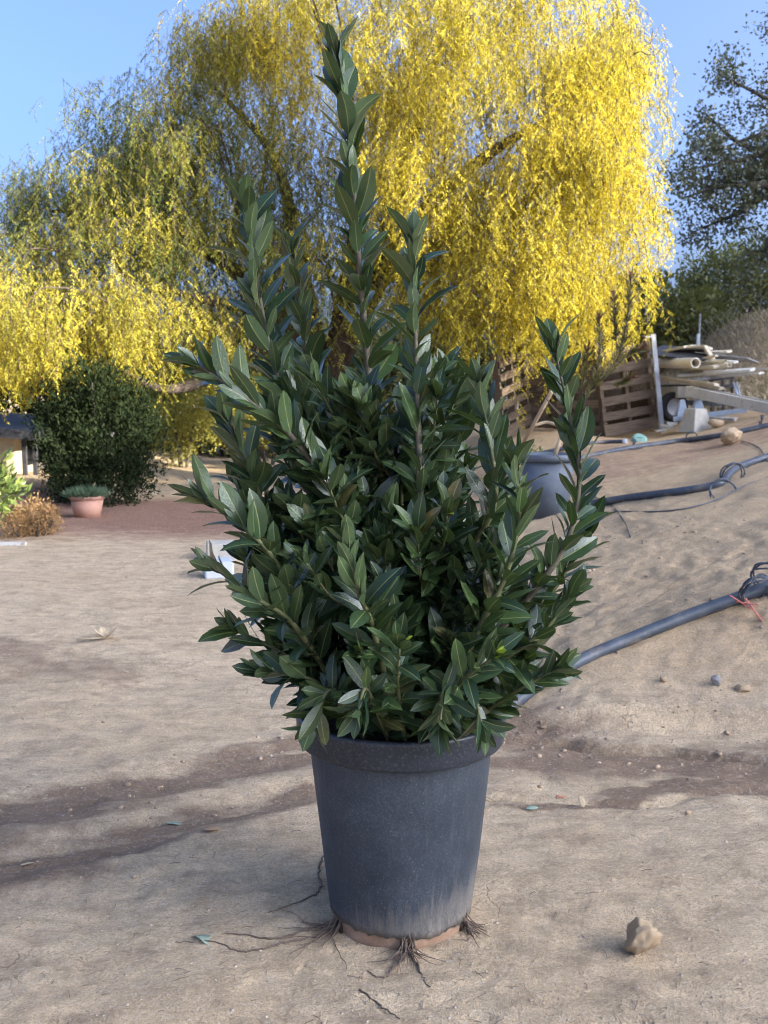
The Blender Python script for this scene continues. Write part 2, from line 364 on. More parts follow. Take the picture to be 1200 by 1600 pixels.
M['orangebush'] = leafmat('dry_orange_leaves', (0.20, 0.12, 0.06), (0.50, 0.30, 0.12), 0.8, 0.2)
M['grassblue'] = leafmat('blue_grass', (0.06, 0.10, 0.06), (0.11, 0.16, 0.09), 0.6, 0.2)
M['needle'] = leafmat('needle_leaves', (0.09, 0.10, 0.04), (0.22, 0.17, 0.06), 0.6, 0.2, cc=(0.16, 0.07, 0.05))

# ------------------------------------------------------------------ ground sheet
nx, ny = len(gx), len(gy)
idx = np.arange(nx * ny).reshape(ny, nx)
Fq = np.stack([idx[:-1, :-1], idx[:-1, 1:], idx[1:, 1:], idx[1:, :-1]], -1).reshape(-1, 4)
j = 0.16 * fbm(X * 2.5, Y * 5, 5, 41, .6); streak = fbm(X * 1.2 + Y, (Y - X * .3) * 16, 4, 93, .6)
wet = np.zeros_like(X)
for pts, wd in ((RUT1, [.16, .16, .14, .12, .13, .15]), (RUT2, [.15, .13, .12, .09, .10, .10]), (RUT3, [.22, .24, .24, .20, .20]), (RUT4, [.02, .035, .04, .06, .10])):
    wet = np.maximum(wet, np.clip(seg_mask(X, Y + j, pts, [q * 1.3 for q in wd]) * 1.2, 0, 0.8) * (1.0 + 0.9 * streak))
wet = np.maximum(wet, 0.45 * np.clip(seg_mask(X, Y + 2 * j, RUT0, [.3, .3, .2]), 0, 1))
red = sm((Y - 6.9) / 2.2) * sm((-0.2 - X) / 0.8) * sm((11.9 - Y) / 2) * 0.95
red = np.maximum(red, 0.5 * sm((Y - 7.6 - 0.3 * (X - 1)) / 0.8) * sm((X - 0.4) / 0.5) * sm((10.8 - Y) / 0.7))
bank = sm((Y - toe(X)) / 0.5) * sm((X - 0.1) / 0.6)
me = np_mesh('ground', np.stack([X, Y, Z], -1).reshape(-1, 3), Fq, {'wet': wet.ravel(), 'red': red.ravel(), 'bank': bank.ravel()}, True)
tag(link_mesh('ground', me, M['ground']), 'bare tan earth yard rising to a bank on the right', kind='structure')

# unseen ridge added behind the camera, crest shaped to keep the low sun off the yard (u across the light, s along it)
def shade_crest(u):
    return np.interp(u, [-60, -9, -4, 0, 2, 5, 6, 7, 7.6, 9, 10.3, 11, 12.5, 13.2, 15.3, 18, 24, 32, 60], [-9, -9, 0, 2.5, 2.6, 2.2, 1.95, 1.95, 2.4, 2.6, 2.5, 1.95, 2.3, 2.6, 7.5, 8.5, 8, -6, -9])
tE = math.tan(SUN_EL)
us = np.arange(-60, 60, 0.4); ss = np.arange(-46, -13.9, 1.0); U, S = np.meshgrid(us, ss)
prof = np.exp(-((S + 26) / 6.0) ** 2); H = shade_crest(U) + 26 * tE + 0.6
Hz = H * prof + 0.15 * fbm(U * 0.8, S * 0.8, 3, 77) * prof - 0.6
sA, cA = math.sin(SUN_AZ), math.cos(SUN_AZ)
HX = -cA * U - sA * S; HY = sA * U - cA * S
hidx = np.arange(U.size).reshape(U.shape)
Fh = np.stack([hidx[:-1, :-1], hidx[:-1, 1:], hidx[1:, 1:], hidx[1:, :-1]], -1).reshape(-1, 4)
me = np_mesh('shade_ridge', np.stack([HX, HY, Hz], -1).reshape(-1, 3), Fh, None, True)
tag(link_mesh('shade_ridge', me, M['shade_ridge']), 'unseen dry ridge added behind the camera to shade the yard', kind='structure')

# ------------------------------------------------------------------ foliage builders
def leaf_quads(P, Dv, Nv, L, Wd):
    """diamond leaves: base P, direction D, normal N -> verts (4n,3), faces (n,4)"""
    n = len(P); S = np.cross(Dv, Nv); S /= np.linalg.norm(S, axis=1, keepdims=True) + 1e-9
    L = np.reshape(L, (-1, 1)); Wd = np.reshape(Wd, (-1, 1))
    V = np.empty((n, 4, 3)); V[:, 0] = P; V[:, 1] = P + Dv * L * 0.5 + S * Wd * 0.5; V[:, 2] = P + Dv * L; V[:, 3] = P + Dv * L * 0.5 - S * Wd * 0.5
    return V.reshape(-1, 3), np.arange(4 * n).reshape(n, 4)
def unit(a): return a / (np.linalg.norm(a, axis=-1, keepdims=True) + 1e-9)
def rdir(n): return unit(rng.normal(size=(n, 3)))
def cloud(n, c, r, lump=0.25, inner=0.45, seed=0, cut=None):
    """points in a lumpy ellipsoid, biased to its skin; also the outward direction"""
    d = rdir(n); k = 3.0
    lum = vnoise(d[:, 0] * k + 5 + seed, d[:, 1] * k + d[:, 2] * k * 1.3, seed) + 0.6 * vnoise(d[:, 0] * 7, d[:, 2] * 7 + d[:, 1] * 5, seed + 3)
    rad = (1 + lump * 2 * lum) * (inner + (1 - inner) * rng.random(n) ** 0.6)
    P = np.array(c) + d * rad[:, None] * np.array(r)
    if cut is not None: k_ = P[:, 2] > cut; P, d = P[k_], d[k_]
    return P, d
def bush(name, label, cat, base, lobes, n, leaf, mat, seed=0, stems=6, group=None, bark='oakbark', ratio=0.4, up=0.3, lump=0.25, inner=0.45, spread=0.4, clump=0):
    """lobes: list of (centre offset, radii) relative to base; n leaves in all"""
    o = empty(name, base); tag(o, label, cat, group)
    vol = np.array([l[1][0] * l[1][1] * l[1][2] for l in lobes]) ** 0.67; vol /= vol.sum(); VS = []; T = []
    for k, (c, r) in enumerate(lobes):
        m = int(n * vol[k])
        if clump:
            P0, d0 = cloud(max(m // clump, 4), c, r, lump, inner, seed + k, 0.02)
            P = np.repeat(P0, clump, 0) + rng.normal(size=(len(P0) * clump, 3)) * leaf * 0.75; d = np.repeat(d0, clump, 0)
            tt = np.repeat(rng.random(len(P0)), clump) * 0.6 + rng.random(len(P)) * 0.4
        else:
            P, d = cloud(m, c, r, lump, inner, seed + k, 0.02); tt = rng.random(len(P))
        D = unit(d * 0.6 + rdir(len(P)) * 0.8 + np.array([0, 0, up])); N = unit(rdir(len(P)) + d * 0.4)
        s = leaf * (0.6 + 0.8 * rng.random(len(P)))
        V, F = leaf_quads(P, D, N, s, s * ratio); VS.append(V); T.append(np.repeat(tt, 4))
    V = np.concatenate(VS); F = np.arange(len(V)).reshape(-1, 4); T = np.concatenate(T)
    cr = link_mesh('crown', np_mesh('crown', V, F, {'tint': T, 'tint2': rng.random(len(T))}), M[mat], o); cr['kind'] = 'stuff'
    for k in range(stems):
        c, r = lobes[k % len(lobes)]; a = random.uniform(0, 6.28)
        tip = Vector(c) + Vector((math.cos(a) * r[0] * spread * 1.4, math.sin(a) * r[1] * spread * 1.4, r[2] * random.uniform(0.1, 0.6)))
        b0 = Vector((c[0] * 0.2 + math.cos(a) * 0.05, c[1] * 0.2 + math.sin(a) * 0.05, -0.05)); mid = (b0 + tip) / 2 + Vector((random.uniform(-.1, .1), random.uniform(-.1, .1), 0)) * r[0]
        rr = 0.018 * max(r) + 0.012
        MB().tube(spline([b0, mid, tip], 5), list(np.linspace(rr, rr * 0.35, 11)), 6).build('trunk' if k == 0 else 'branch', M[bark], o, True)
    return o

# ------------------------------------------------------------------ pepper tree
def pepper_tree():
    base = onground(505, 13.0); o = empty('pepper_tree', base)
    tag(o, 'huge weeping pepper tree with glowing yellow-green feathery curtains behind the shrub', 'tree')
    def strand():
        n = rng.integers(6, 10); L = rng.uniform(0.22, 0.5); t = np.linspace(0, 1, n)
        arch = rng.uniform(0.05, 0.22); path = np.stack([arch * np.sin(np.minimum(t * 2.2, 1.57)), 0.03 * np.sin(t * 5 + rng.uniform(0, 6)), 0.10 * np.sin(np.minimum(t * 3, 1) * 2.2) * (1 - t) - L * np.maximum(t - 0.08, 0) ** 1.15], -1)
        P = []; D = []; ln = []
        for i in range(1, n):
            a = rng.uniform(0, 6.28); rl = rng.uniform(0.08, 0.18); out = np.array([math.cos(a), math.sin(a), -0.7 - 0.8 * t[i]]); out /= np.linalg.norm(out)
            side = unit(np.cross(out, rng.normal(size=3)))
            for q in np.linspace(0.12, 1, 5):
                for sg in (-1, 1):
                    P.append(path[i] + out * rl * q); D.append(unit(out * 0.75 + side * sg * 0.65 + np.array([0, 0, -0.3]))); ln.append(rng.uniform(0.026, 0.046))
        P = np.array(P); D = np.array(D); ln = np.array(ln)
        V, F = leaf_quads(P, D, rdir(len(P)), ln, 0.009 + 0.004 * rng.random(len(P)))
        # the hanging twig itself, a thin two-sided ribbon turned every way
        tw = []
        for i in range(n - 1):
            for ang in (0.3,):
                sdv = np.array([math.cos(ang + i), math.sin(ang + i), 0]) * 0.003
                tw += [path[i] - sdv, path[i] + sdv, path[i + 1] + sdv, path[i + 1] - sdv]
        return V, np.array(tw)
    tpl = [strand() for _ in range(14)]
    # lobes: (px, py, D, half width px, half height px, depth m, strands, yellow hue with painted sun or shade 0..1)
    lobes = [(780, 200, 12.0, 215, 270, 1.7, 800, .86), (600, 70, 12.6, 230, 190, 1.6, 560, .85), (870, 370, 11.4, 125, 180, 1.2, 560, .95),
             (760, 420, 11.6, 110, 125, 1.0, 280, .75), (930, 180, 12.0, 72, 150, 1.0, 230, .9), (945, 110, 12.2, 48, 60, .5, 60, .85), (360, 150, 13.0, 95, 105, 1.2, 200, .5), (310, 65, 13.0, 45, 30, .5, 26, .8), (420, 50, 13.0, 100, 80, .8, 130, .75),
             (190, 320, 13.0, 165, 95, 1.3, 280, .08), (60, 330, 12.8, 75, 75, .9, 100, .04), (330, 290, 12.8, 140, 110, 1.2, 280, .32),
             (110, 500, 11.0, 130, 70, 1.0, 230, .72), (45, 560, 10.8, 70, 55, .7, 80, .75), (270, 520, 11.6, 110, 70, .9, 150, .6), (150, 290, 11.8, 60, 35, .4, 22, .6), (215, 360, 11.6, 70, 25, .4, 20, .6),
             (370, 440, 12.4, 130, 110, 1.2, 250, .2), (490, 370, 12.6, 110, 150, 1.0, 170, .3), (175, 400, 11.8, 110, 60, .8, 90, .25), (540, 430, 11.8, 100, 95, .6, 110, .4), (230, 220, 13.0, 110, 70, 1.0, 150, .06), (60, 420, 12.0, 80, 60, .8, 80, .3), (650, 300, 11.5, 85, 170, .8, 200, .92), (190, 625, 12.0, 100, 35, .8, 50, .02)]
    VS = []; T = []; T2 = []; TW = []; anchors = []
    for (px, py, D, hw, hh, dp, n, lit_yel) in lobes:
        n = int(n * 2.35); m_ = max(3, n // 9)
        c = np.array(W(px, py, D)); r = np.array([hw / FPX * D, dp, hh / FPX * D]); P, d = cloud(m_, c, r, 0.2, 0.4, int(px)); yo = np.repeat(rng.normal(size=m_) * .16, 9); d = np.repeat(d, 9, 0); P = np.repeat(P, 9, 0) + rng.normal(size=(m_ * 9, 3)) * np.array([.15, .15, .12])
        for p, dd, yy_ in zip(P, d, yo):
            V, tw = tpl[rng.integers(len(tpl))]; a = math.atan2(dd[1], dd[0]) + rng.normal() * 0.7; s = rng.uniform(0.75, 1.2)
            ca, sa = math.cos(a) * s, math.sin(a) * s; Rm = np.array([[ca, -sa, 0], [sa, ca, 0], [0, 0, s]])
            lim = 1.0 + 0.15 * rng.normal(); low = p[2] - 0.45 * s
            q = p + np.array([0, 0, 0.12]) - base_np(base)
            if p[2] + 0.12 - 0.45 * s < lim: q[2] += lim - (p[2] + 0.12 - 0.45 * s)
            VS.append(V @ Rm.T + q); TW.append(tw @ Rm.T + q)
            tt = np.clip(lit_yel + yy_ + rng.normal() * 0.08, 0, 1); nl = len(V) // 4
            T.append(np.repeat(np.clip(tt + rng.normal(size=nl) * 0.12, 0, 1), 4)); T2.append(np.repeat(rng.random(nl) * 0.93 + (0.03 if rng.random() < 0.12 else 0), 4))
        anchors.append((c, r))
    V = np.concatenate(VS); F = np.arange(len(V)).reshape(-1, 4)
    cr = link_mesh('crown', np_mesh('crown', V, F, {'tint': np.concatenate(T), 'tint2': np.concatenate(T2)}), M['pepper'], o); cr['kind'] = 'stuff'
    V = np.concatenate(TW); tw = link_mesh('twigs', np_mesh('twigs', V, np.arange(len(V)).reshape(-1, 4)), M['bark'], o); tw['kind'] = 'stuff'
    b = Vector(base)
    def limb(nm, pts, r0, r1):
        pts = [Vector(p) - b for p in pts]; sp = spline(pts, 6)
        MB().tube(sp, list(np.linspace(r0, r1, len(sp))), 10).build(nm, M['bark'], o, True)
    f = b + Vector((0.05, 0, 1.3))
    limb('trunk', [b + Vector((0, 0, -.3)), b + Vector((-.05, 0, .6)), f], 0.30, 0.22)
    for tips in ([(470, 420, 12.8), (430, 250, 12.8), (330, 130, 13)], [(600, 380, 12.8), (650, 200, 12.5), (700, 30, 12.5)], [(560, 470, 12.4), (700, 380, 12), (830, 330, 11.8), (930, 350, 11.6)],
                 [(430, 540, 12.4), (330, 590, 11.8), (250, 607, 11.4), (160, 560, 11.2)], [(420, 470, 12.8), (300, 380, 12.8), (180, 330, 13), (80, 330, 13)], [(560, 330, 12.8), (540, 160, 12.8), (480, 30, 12.8)],
                 [(640, 360, 12.5), (780, 230, 12.2), (930, 160, 12.1)], [(440, 500, 12.3), (330, 470, 11.8), (200, 440, 11.4)]):
        limb('limb', [f + Vector((0, 0, -.15))] + [W(*t) for t in tips], 0.13, 0.02)
    # finer arching branchlets from the limbs out to the lobes
    for k in range(28):
        c, r = anchors[rng.integers(len(anchors))]; d = rdir(1)[0]; d[2] = abs(d[2]) * 0.8
        tip = Vector(c + d * r * 0.95); st = Vector(c - np.array([0, 0, r[2] * 0.4])) + (f - Vector(c)) * 0.3
        mid = (st + tip) / 2 + Vector((0, 0, 0.25)); limb('branchlet', [st, mid, tip, tip + (tip - mid) * 0.3 - Vector((0, 0, .2))], 0.018, 0.004)
    return o
def base_np(b): return np.array([b[0], b[1], b[2]])
pepper_tree()

# ------------------------------------------------------------------ oak at the right edge
def oak():
    base = onground(1400, 16.0, -0.1); o = empty('oak_tree', base); tag(o, 'sparse grey-green oak with dark leaves reaching in from the right edge', 'tree')
    b = Vector(base); VS = []; T = []
    def leaves(p, n, s):
        P = np.array(p) + rng.normal(size=(n, 3)) * s; D = unit(rdir(n) + np.array([0, 0, 0.2])); l = rng.uniform(0.045, 0.085, n)
        V, F = leaf_quads(P, D, rdir(n), l, l * 0.55); VS.append(V); T.append(np.repeat(rng.random(n), 4))
    top = b + Vector((-.2, 0, 2.3))
    MB().tube([p - b for p in spline([b, b + Vector((-.1, 0, 1.2)), top], 5)], list(np.linspace(.32, .22, 11)), 10).build('trunk', M['oakbark'], o, True)
    mains = [[(1330, 380, 16), (1240, 270, 15.8), (1170, 275, 15.6), (1095, 300, 15.5)], [(1330, 300, 16), (1250, 190, 15.8), (1190, 150, 15.6), (1130, 120, 15.5)], [(1320, 360, 16), (1230, 260, 16.2), (1150, 220, 16), (1100, 175, 16)],
             [(1340, 250, 16), (1290, 100, 16), (1230, 60, 16)], [(1330, 420, 16), (1270, 370, 15.6), (1220, 400, 15.4), (1185, 390, 15.3)], [(1330, 360, 16), (1240, 290, 16.4), (1160, 330, 16.3), (1090, 360, 16.2)], [(1340, 360, 16), (1270, 240, 15.2), (1200, 210, 15), (1120, 235, 15)], [(1330, 380, 16), (1230, 300, 15.2), (1140, 290, 15), (1065, 310, 15)], [(1330, 340, 16), (1240, 240, 15.2), (1160, 250, 15.1), (1075, 265, 15)]]
    for ms in mains:
        pts = spline([top] + [W(*m) for m in ms], 7)
        MB().tube([p - b for p in pts], list(np.linspace(.10, .012, len(pts))), 6).build('limb', M['oakbark'], o, True)
        for k in range(26):
            i = random.randint(len(pts) // 3, len(pts) - 1); p = pts[i]; d = Vector((random.uniform(-1, .3), random.uniform(-1, 1), random.uniform(-.8, .9))).normalized()
            L = random.uniform(.25, .75); e = p + d * L; mid = (p + e) / 2 + Vector((0, 0, .06))
            MB().tube([p - b, mid - b, e - b], [.010, .006, .003], 4, False).build('branchlet', M['oakbark'], o)
            for q in np.linspace(0.35, 1.05, 5):
                leaves(Vector(p).lerp(e, q) - b, 15, 0.10)
    V = np.concatenate(VS); T_ = np.concatenate(T)
    cr = link_mesh('crown', np_mesh('crown', V, np.arange(len(V)).reshape(-1, 4), {'tint': T_, 'tint2': T_ * 0}), M['oakleaf'], o); cr['kind'] = 'stuff'
oak()

# ------------------------------------------------------------------ shrubs and trees behind
def at_bush(name, label, cat, px, D, lobes, n, leaf, mat, **kw):
    return bush(name, label, cat, onground(px, D, -0.02), lobes, n, leaf, mat, **kw)
at_bush('round_tree', 'rounded olive-green tree above the scrap pile, in shade', 'tree', 1130, 19, [((-.1, 0, .75), (.75, .8, .72)), ((.75, .3, .85), (.75, .8, .8)), ((-.6, .2, .25), (.5, .7, .7)), ((1.5, .5, .6), (.7, .8, .9))], 20000, 0.08, 'bushgreen', seed=2, clump=6, up=0.5)
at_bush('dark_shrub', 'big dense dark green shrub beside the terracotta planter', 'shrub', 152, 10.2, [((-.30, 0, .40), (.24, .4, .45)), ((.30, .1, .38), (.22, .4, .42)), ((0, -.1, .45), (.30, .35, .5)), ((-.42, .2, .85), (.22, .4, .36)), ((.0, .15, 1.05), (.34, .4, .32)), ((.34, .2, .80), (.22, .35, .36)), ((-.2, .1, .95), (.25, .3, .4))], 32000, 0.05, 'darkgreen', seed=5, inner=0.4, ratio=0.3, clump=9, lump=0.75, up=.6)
at_bush('yellow_bush', 'sunlit yellow-green bush at the end of the dirt path', 'bush', 285, 14.5, [((.05, 0, 1.0), (.62, .5, .5)), ((.4, 0, .75), (.35, .4, .42)), ((-.3, .2, .8), (.4, .4, .5)), ((-.1, 0, .4), (.35, .3, .35))], 9000, 0.05, 'yellowbush', seed=9, stems=5, clump=4)
at_bush('yellow_bush', 'second pale yellow-green bush right of the sunlit bush, behind the laurel', 'bush', 420, 15.2, [((0, 0, .75), (.6, .5, .55)), ((-.45, .1, .6), (.35, .4, .4))], 6000, 0.05, 'yellowbush', seed=10, stems=7, clump=4)
at_bush('leafy_bush', 'light green leafy bush at the left edge before the house', 'bush', -45, 8.6, [((.05, 0, .28), (.36, .35, .33)), ((.0, 0, .5), (.25, .3, .26)), ((-.5, .1, .45), (.5, .4, .5))], 2600, 0.10, 'lightbush', seed=12, ratio=0.3, up=0.6)
at_bush('dry_bush', 'low dry bush with orange sunlit tips beside the terracotta planter', 'bush', 48, 8.1, [((0, 0, .15), (.15, .16, .16)), ((-.1, -.05, .1), (.13, .15, .12)), ((.09, .05, .12), (.11, .12, .14))], 4200, 0.024, 'orangebush', seed=15, stems=10, clump=3)
for i, (px, D, hgt, wd, lab) in enumerate(((20, 18, 2.9, 1.5, 'dark tree behind the pepper crown at the far left'), (365, 17, 1.75, 1.9, 'dark tree behind the yellow bush at the path end'), (560, 18.5, 2.4, 2.2, 'dark tree in the background behind the laurel stems'), (800, 18, 2.3, 2.4, 'dark tree behind the pallets under the yellow curtain'), (990, 18, 1.9, 1.6, 'dark tree behind the metal post and scrap'))):
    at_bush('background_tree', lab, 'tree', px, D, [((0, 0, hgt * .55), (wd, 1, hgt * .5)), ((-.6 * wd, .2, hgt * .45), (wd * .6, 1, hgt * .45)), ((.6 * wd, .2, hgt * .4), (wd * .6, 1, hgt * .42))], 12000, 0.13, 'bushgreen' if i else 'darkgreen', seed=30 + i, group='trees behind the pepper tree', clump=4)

# ------------------------------------------------------------------ house corner on the left
def house():
    b = onground(-60, 12.0); o = empty('house', b); tag(o, 'low beige house with dark roof overhang and posts at the left edge', 'house')
    x1 = W(22, 700, 12.0).x - b.x; zr = W(30, 672, 12.0).z - b.z
    MB().box((x1 - 2.0, 1.5, zr / 2 - .1), (4.0, 3.0, zr + .2)).build('wall', M['wall'], o)
    xr = W(66, 690, 11.6).x - b.x
    r = MB(); r.add([(xr, -.5, zr - .10), (xr, 3.4, zr - .10), (xr - 4.8, 3.4, zr + .28), (xr - 4.8, -.5, zr + .28), (xr, -.5, zr + .0), (xr, 3.4, zr + .0), (xr - 4.8, 3.4, zr + .40), (xr - 4.8, -.5, zr + .40)], [(3, 2, 1, 0), (4, 5, 6, 7), (0, 1, 5, 4), (1, 2, 6, 5), (2, 3, 7, 6), (3, 0, 4, 7)])
    r.build('roof', M['roof'], o)
    for px in (38, 50):
        x = W(px, 700, 11.7).x - b.x; MB().box((x, -.3 + .1 * (px == 50), zr / 2 - .1), (.05, .05, zr + .1)).build('post', M['post'], o, bevel=.004)
    MB().box((x1 - .005, .9, zr * .5), (.03, 1.3, zr * .72)).build('door', M['glass'], o)
    wn = MB().box((x1 - 1.2, -.012, zr * .55), (.9, .04, .7)).build('window', M['post'], o); MB().box((x1 - 1.2, -.036, zr * .55), (.8, .012, .6)).build('pane', M['glass'], wn)
house()

# ------------------------------------------------------------------ terracotta planter
def planter():
    b = G(137, 808) + Vector((0, 0, -.01)); D = b.y; s = D / FPX; o = empty('terracotta_planter', b); tag(o, 'large terracotta pot standing on the dirt before the dark shrub', 'pot')
    r0, r1, h = 19.5 * s, 26.5 * s, 36 * s
    MB().lathe([(0.01, 0), (r0, 0), (r1 * .96, h * .86), (r1 * .90, h * .86), (r1 * .86, h * .8), (.01, h * .8)], 40).build('body', M['terracotta'], o, True)
    MB().lathe([(r1 * .93, h * .85), (r1 * 1.02, h * .85), (r1 * 1.05, h * .99), (r1 * .95, h), (r1 * .88, h * .93), (r1 * .88, h * .85)], 40).build('rim', M['terracotta'], o, True)
    g = empty('ornamental_grass', b + Vector((0, 0, h * .8))); tag(g, 'tuft of blue-green grass growing in the terracotta pot', 'grass')
    n = 700; a = rng.uniform(0, 6.28, n); rr = r1 * .8 * np.sqrt(rng.random(n)); P = np.stack([rr * np.cos(a), rr * np.sin(a), 0 * a], -1)
    D_ = unit(np.stack([np.cos(a) * rr / r1 * 1.3 + rng.normal(size=n) * .3, np.sin(a) * rr / r1 * 1.3 + rng.normal(size=n) * .3, np.ones(n) * .9], -1)); L = rng.uniform(.08, .17, n)
    V, F = leaf_quads(P, D_, rdir(n), L, .008 + 0 * L); k = link_mesh('blades', np_mesh('blades', V, F, {'tint': np.repeat(rng.random(n), 4), 'tint2': np.zeros(4 * n)}), M['grassblue'], g); k['kind'] = 'stuff'
planter()

# pale block and paver half hidden left of the shrub
def blocks():
    p = G(322, 904); s = p.y / FPX
    o = MB().box((0, 0, 14 * s), (46 * s, .2, 28 * s)).build('white_block', M['whiteblock'], None, bevel=.012); o.location = p + Vector((.06, .1, -.005)); o.rotation_euler[2] = .25
    tag(o, 'pale white block lying on the dirt left of the shrub', 'block')
    p = G(330, 878); s = p.y / FPX
    o = MB().box((0, 0, 14 * s), (46 * s, .2, 30 * s)).build('beige_block', M['concrete'], None, bevel=.01); o.location = p + Vector((.05, .12, -.005)); o.rotation_euler[2] = .2
    tag(o, 'beige concrete block just behind the pale white block', 'block')
    p = G(12, 853)
    o = MB().bar((-.3, 0, .012), (.13, .02, .012), .05, .022).build('board', M['whitewood']); o.location = p; tag(o, 'short pale board lying at the left edge before the bushes', 'board')
blocks()

# ------------------------------------------------------------------ pallets
def pallet(label, a, b_, hgt, nslat, lean=0.0):
    """a, b_: foot of its left and right end; it stands on edge, slats on the camera side"""
    a = Vector(a); b_ = Vector(b_); d = b_ - a; L = d.length; ang = math.atan2(d.y, math.hypot(d.x, 0)); roll = math.atan2(d.z, math.hypot(d.x, d.y))
    o = empty('pallet', a); o.rotation_euler = (Matrix.Rotation(math.atan2(d.y, d.x), 3, 'Z') @ Matrix.Rotation(-roll, 3, 'Y') @ Matrix.Rotation(lean, 3, 'X')).to_euler()
    tag(o, label, 'pallet', 'pallets standing on edge as a bin')
    for k, x in enumerate((.025, L / 2, L - .025)):
        MB().box((x, .03, hgt / 2), (.04, .085, hgt), jit=.003).build('stringer', M['wood'], o)
    pit = hgt / nslat
    for k in range(nslat):
        wd = pit * (.54 if k else .75); z = k * pit + wd / 2
        q = Matrix.Rotation(random.uniform(-.025, .025), 3, 'Y')
        MB().box((L / 2, -.024 + random.uniform(-.003, .003), z), (L + random.uniform(-.02, .02), .016, wd), q, jit=.004).build('slat', M['wood'], o)
pallet('weathered pallet on edge against the grey metal post', onf := W(945, 683, 11.6), W(1028, 668, 11.75), 1.05, 6)
pallet('weathered pallet next left of the pallet at the metal post', W(872, 684, 12.0), W(943, 682, 11.8), 1.0, 6)
pallet('pallet behind the leaning pale stake, level slats', W(826, 664, 12.2), W(874, 668, 12.1), .95, 6)
pallet('leftmost pallet, its slats sloping down to the left', W(786, 684, 11.6), W(828, 662, 12.15), .95, 6)
# dark plastic crates and rubbish inside the bin show through the slats as dark stuff
bin_ = MB()
for k in range(5):
    p = W(835 + 42 * k, 672, 12.9); bin_.box((p.x, p.y, p.z + .45), (.34, .25, .95), jit=.03)
tag(bin_.build('compost_heap', M['soil']), 'dark compost heaped behind the pallet slats', 'compost')
# galvanised sheet, seen on edge, at the end of the pallets
o = empty('metal_post', W(1032, 670, 11.6)); tag(o, 'grey galvanised angle post leaning at the end of the pallets', 'post')
q0 = W(1032, 670, 11.6); q1 = W(1017, 522, 11.6) - q0
m_ = MB(); m_.bar((0, 0, -.05), q1, .055, .008); m_.bar((.03, .03, -.05), q1 + Vector((.03, .03, 0)), .008, .06); m_.build('angle_bar', M['galv'], o)
MB().box(q1 * .97 + Vector((-.02, -.01, 0)), (.09, .03, .02)).build('bracket', M['galv'], o)

# ------------------------------------------------------------------ scrap pile
def single(name, mb, mat, label, cat, group=None, smooth=False, bevel=0.0):
    o = mb.build(name, M[mat], None, smooth, bevel); tag(o, label, cat, group); return o
def plank(name, a, b_, wd, th, mat, label, roll=0.0, cat='board', group='boards in the scrap pile'):
    a = W(*a); b_ = W(*b_); o = MB().bar((0, 0, 0), b_ - a, wd, th, roll, jit=.004).build(name, M[mat], None, bevel=.003); o.location = a; tag(o, label, cat, group); return o
def hollow(name, a, b_, r, mat, label, n=24):
    a = W(*a); b_ = W(*b_); d = (b_ - a); L = d.length; o = MB().lathe([(r * .8, L * .02), (r * .8, L), (r, L), (r, 0), (r * .8, 0), (r * .8, L * .02)], n).build(name, M[mat], None, True)
    m = o.modifiers.new('edges', 'EDGE_SPLIT'); m.split_angle = R(40)
    o.location = a; o.rotation_euler = d.to_track_quat('Z', 'Y').to_euler(); tag(o, label, 'pipe', 'pipes in the scrap pile'); return o
hollow('drain_pipe', (1010, 568, 12.6), (1087, 567, 11.2), .056, 'cream', 'fat cream plastic pipe, open end towards the viewer, in the scrap pile')
hollow('drain_pipe', (1070, 580, 12.0), (1140, 570, 11.1), .028, 'cream', 'thin cream pipe ending right of the fat cream pipe')
hollow('drain_pipe', (1082, 568, 12.0), (1134, 564, 11.2), .02, 'cream', 'thinnest cream pipe above the other thin cream pipe')
plank('board', (1028, 552, 12.2), (1078, 541, 11.9), .30, .03, 'creamwood', 'ragged cream board on the very top of the scrap pile', .1)
plank('board', (1066, 546, 12.0), (1106, 543, 11.8), .26, .03, 'creamwood', 'cream board on top of the scrap pile beside the thin standing pipe', -.1)
plank('board', (1102, 541, 11.7), (1114, 562, 11.5), .05, .03, 'creamwood', 'short cream board slanting down at the top right of the pile', 0)
plank('metal_sheet', (1022, 547, 12.1), (1112, 556, 11.7), .5, .012, 'steel', 'dark metal sheet under the top boards of the pile', .25, 'sheet', None)
plank('metal_sheet', (1095, 554, 11.9), (1178, 563, 11.5), .35, .012, 'galv', 'grey-blue metal sheet sticking out right at the top of the pile', -.12, 'sheet', None)
plank('board', (1090, 562, 11.7), (1120, 556, 11.4), .04, .02, 'creamwood', 'narrow cream strip lying over the fat cream pipe end')
plank('plank', (1062, 586, 11.8), (1176, 578, 11.2), .12, .03, 'whitewood', 'long pale plank running right below the cream pipes', .2)
plank('plank', (1110, 582, 11.9), (1230, 574, 11.0), .10, .025, 'whitewood', 'long weathered plank reaching the right edge of the picture', .1)
plank('board', (1078, 594, 11.6), (1158, 585, 11.5), .08, .03, 'galv', 'grey board tucked under the pale planks of the pile')
plank('plank', (1020, 586, 12.2), (1120, 601, 11.2), .07, .03, 'creamwood', 'upper of two cream planks sloping down in the middle of the pile')
plank('plank', (1040, 592, 12.0), (1128, 607, 11.2), .07, .03, 'creamwood', 'lower of two cream planks sloping down in the middle of the pile')
plank('beam', (1073, 611, 11.4), (1225, 643, 10.4), .06, .11, 'whitewood', 'thick white beam sloping down to the right edge, lower one', 0, 'beam')
plank('beam', (1080, 606, 11.6), (1225, 634, 10.6), .05, .05, 'whitewood', 'thin white beam lying behind the thick white beam', 0, 'beam')
plank('plank', (1052, 655, 11.2), (1168, 640, 11.0), .08, .05, 'bluesteel', 'pale blue steel channel low in the scrap pile', 0, 'channel')
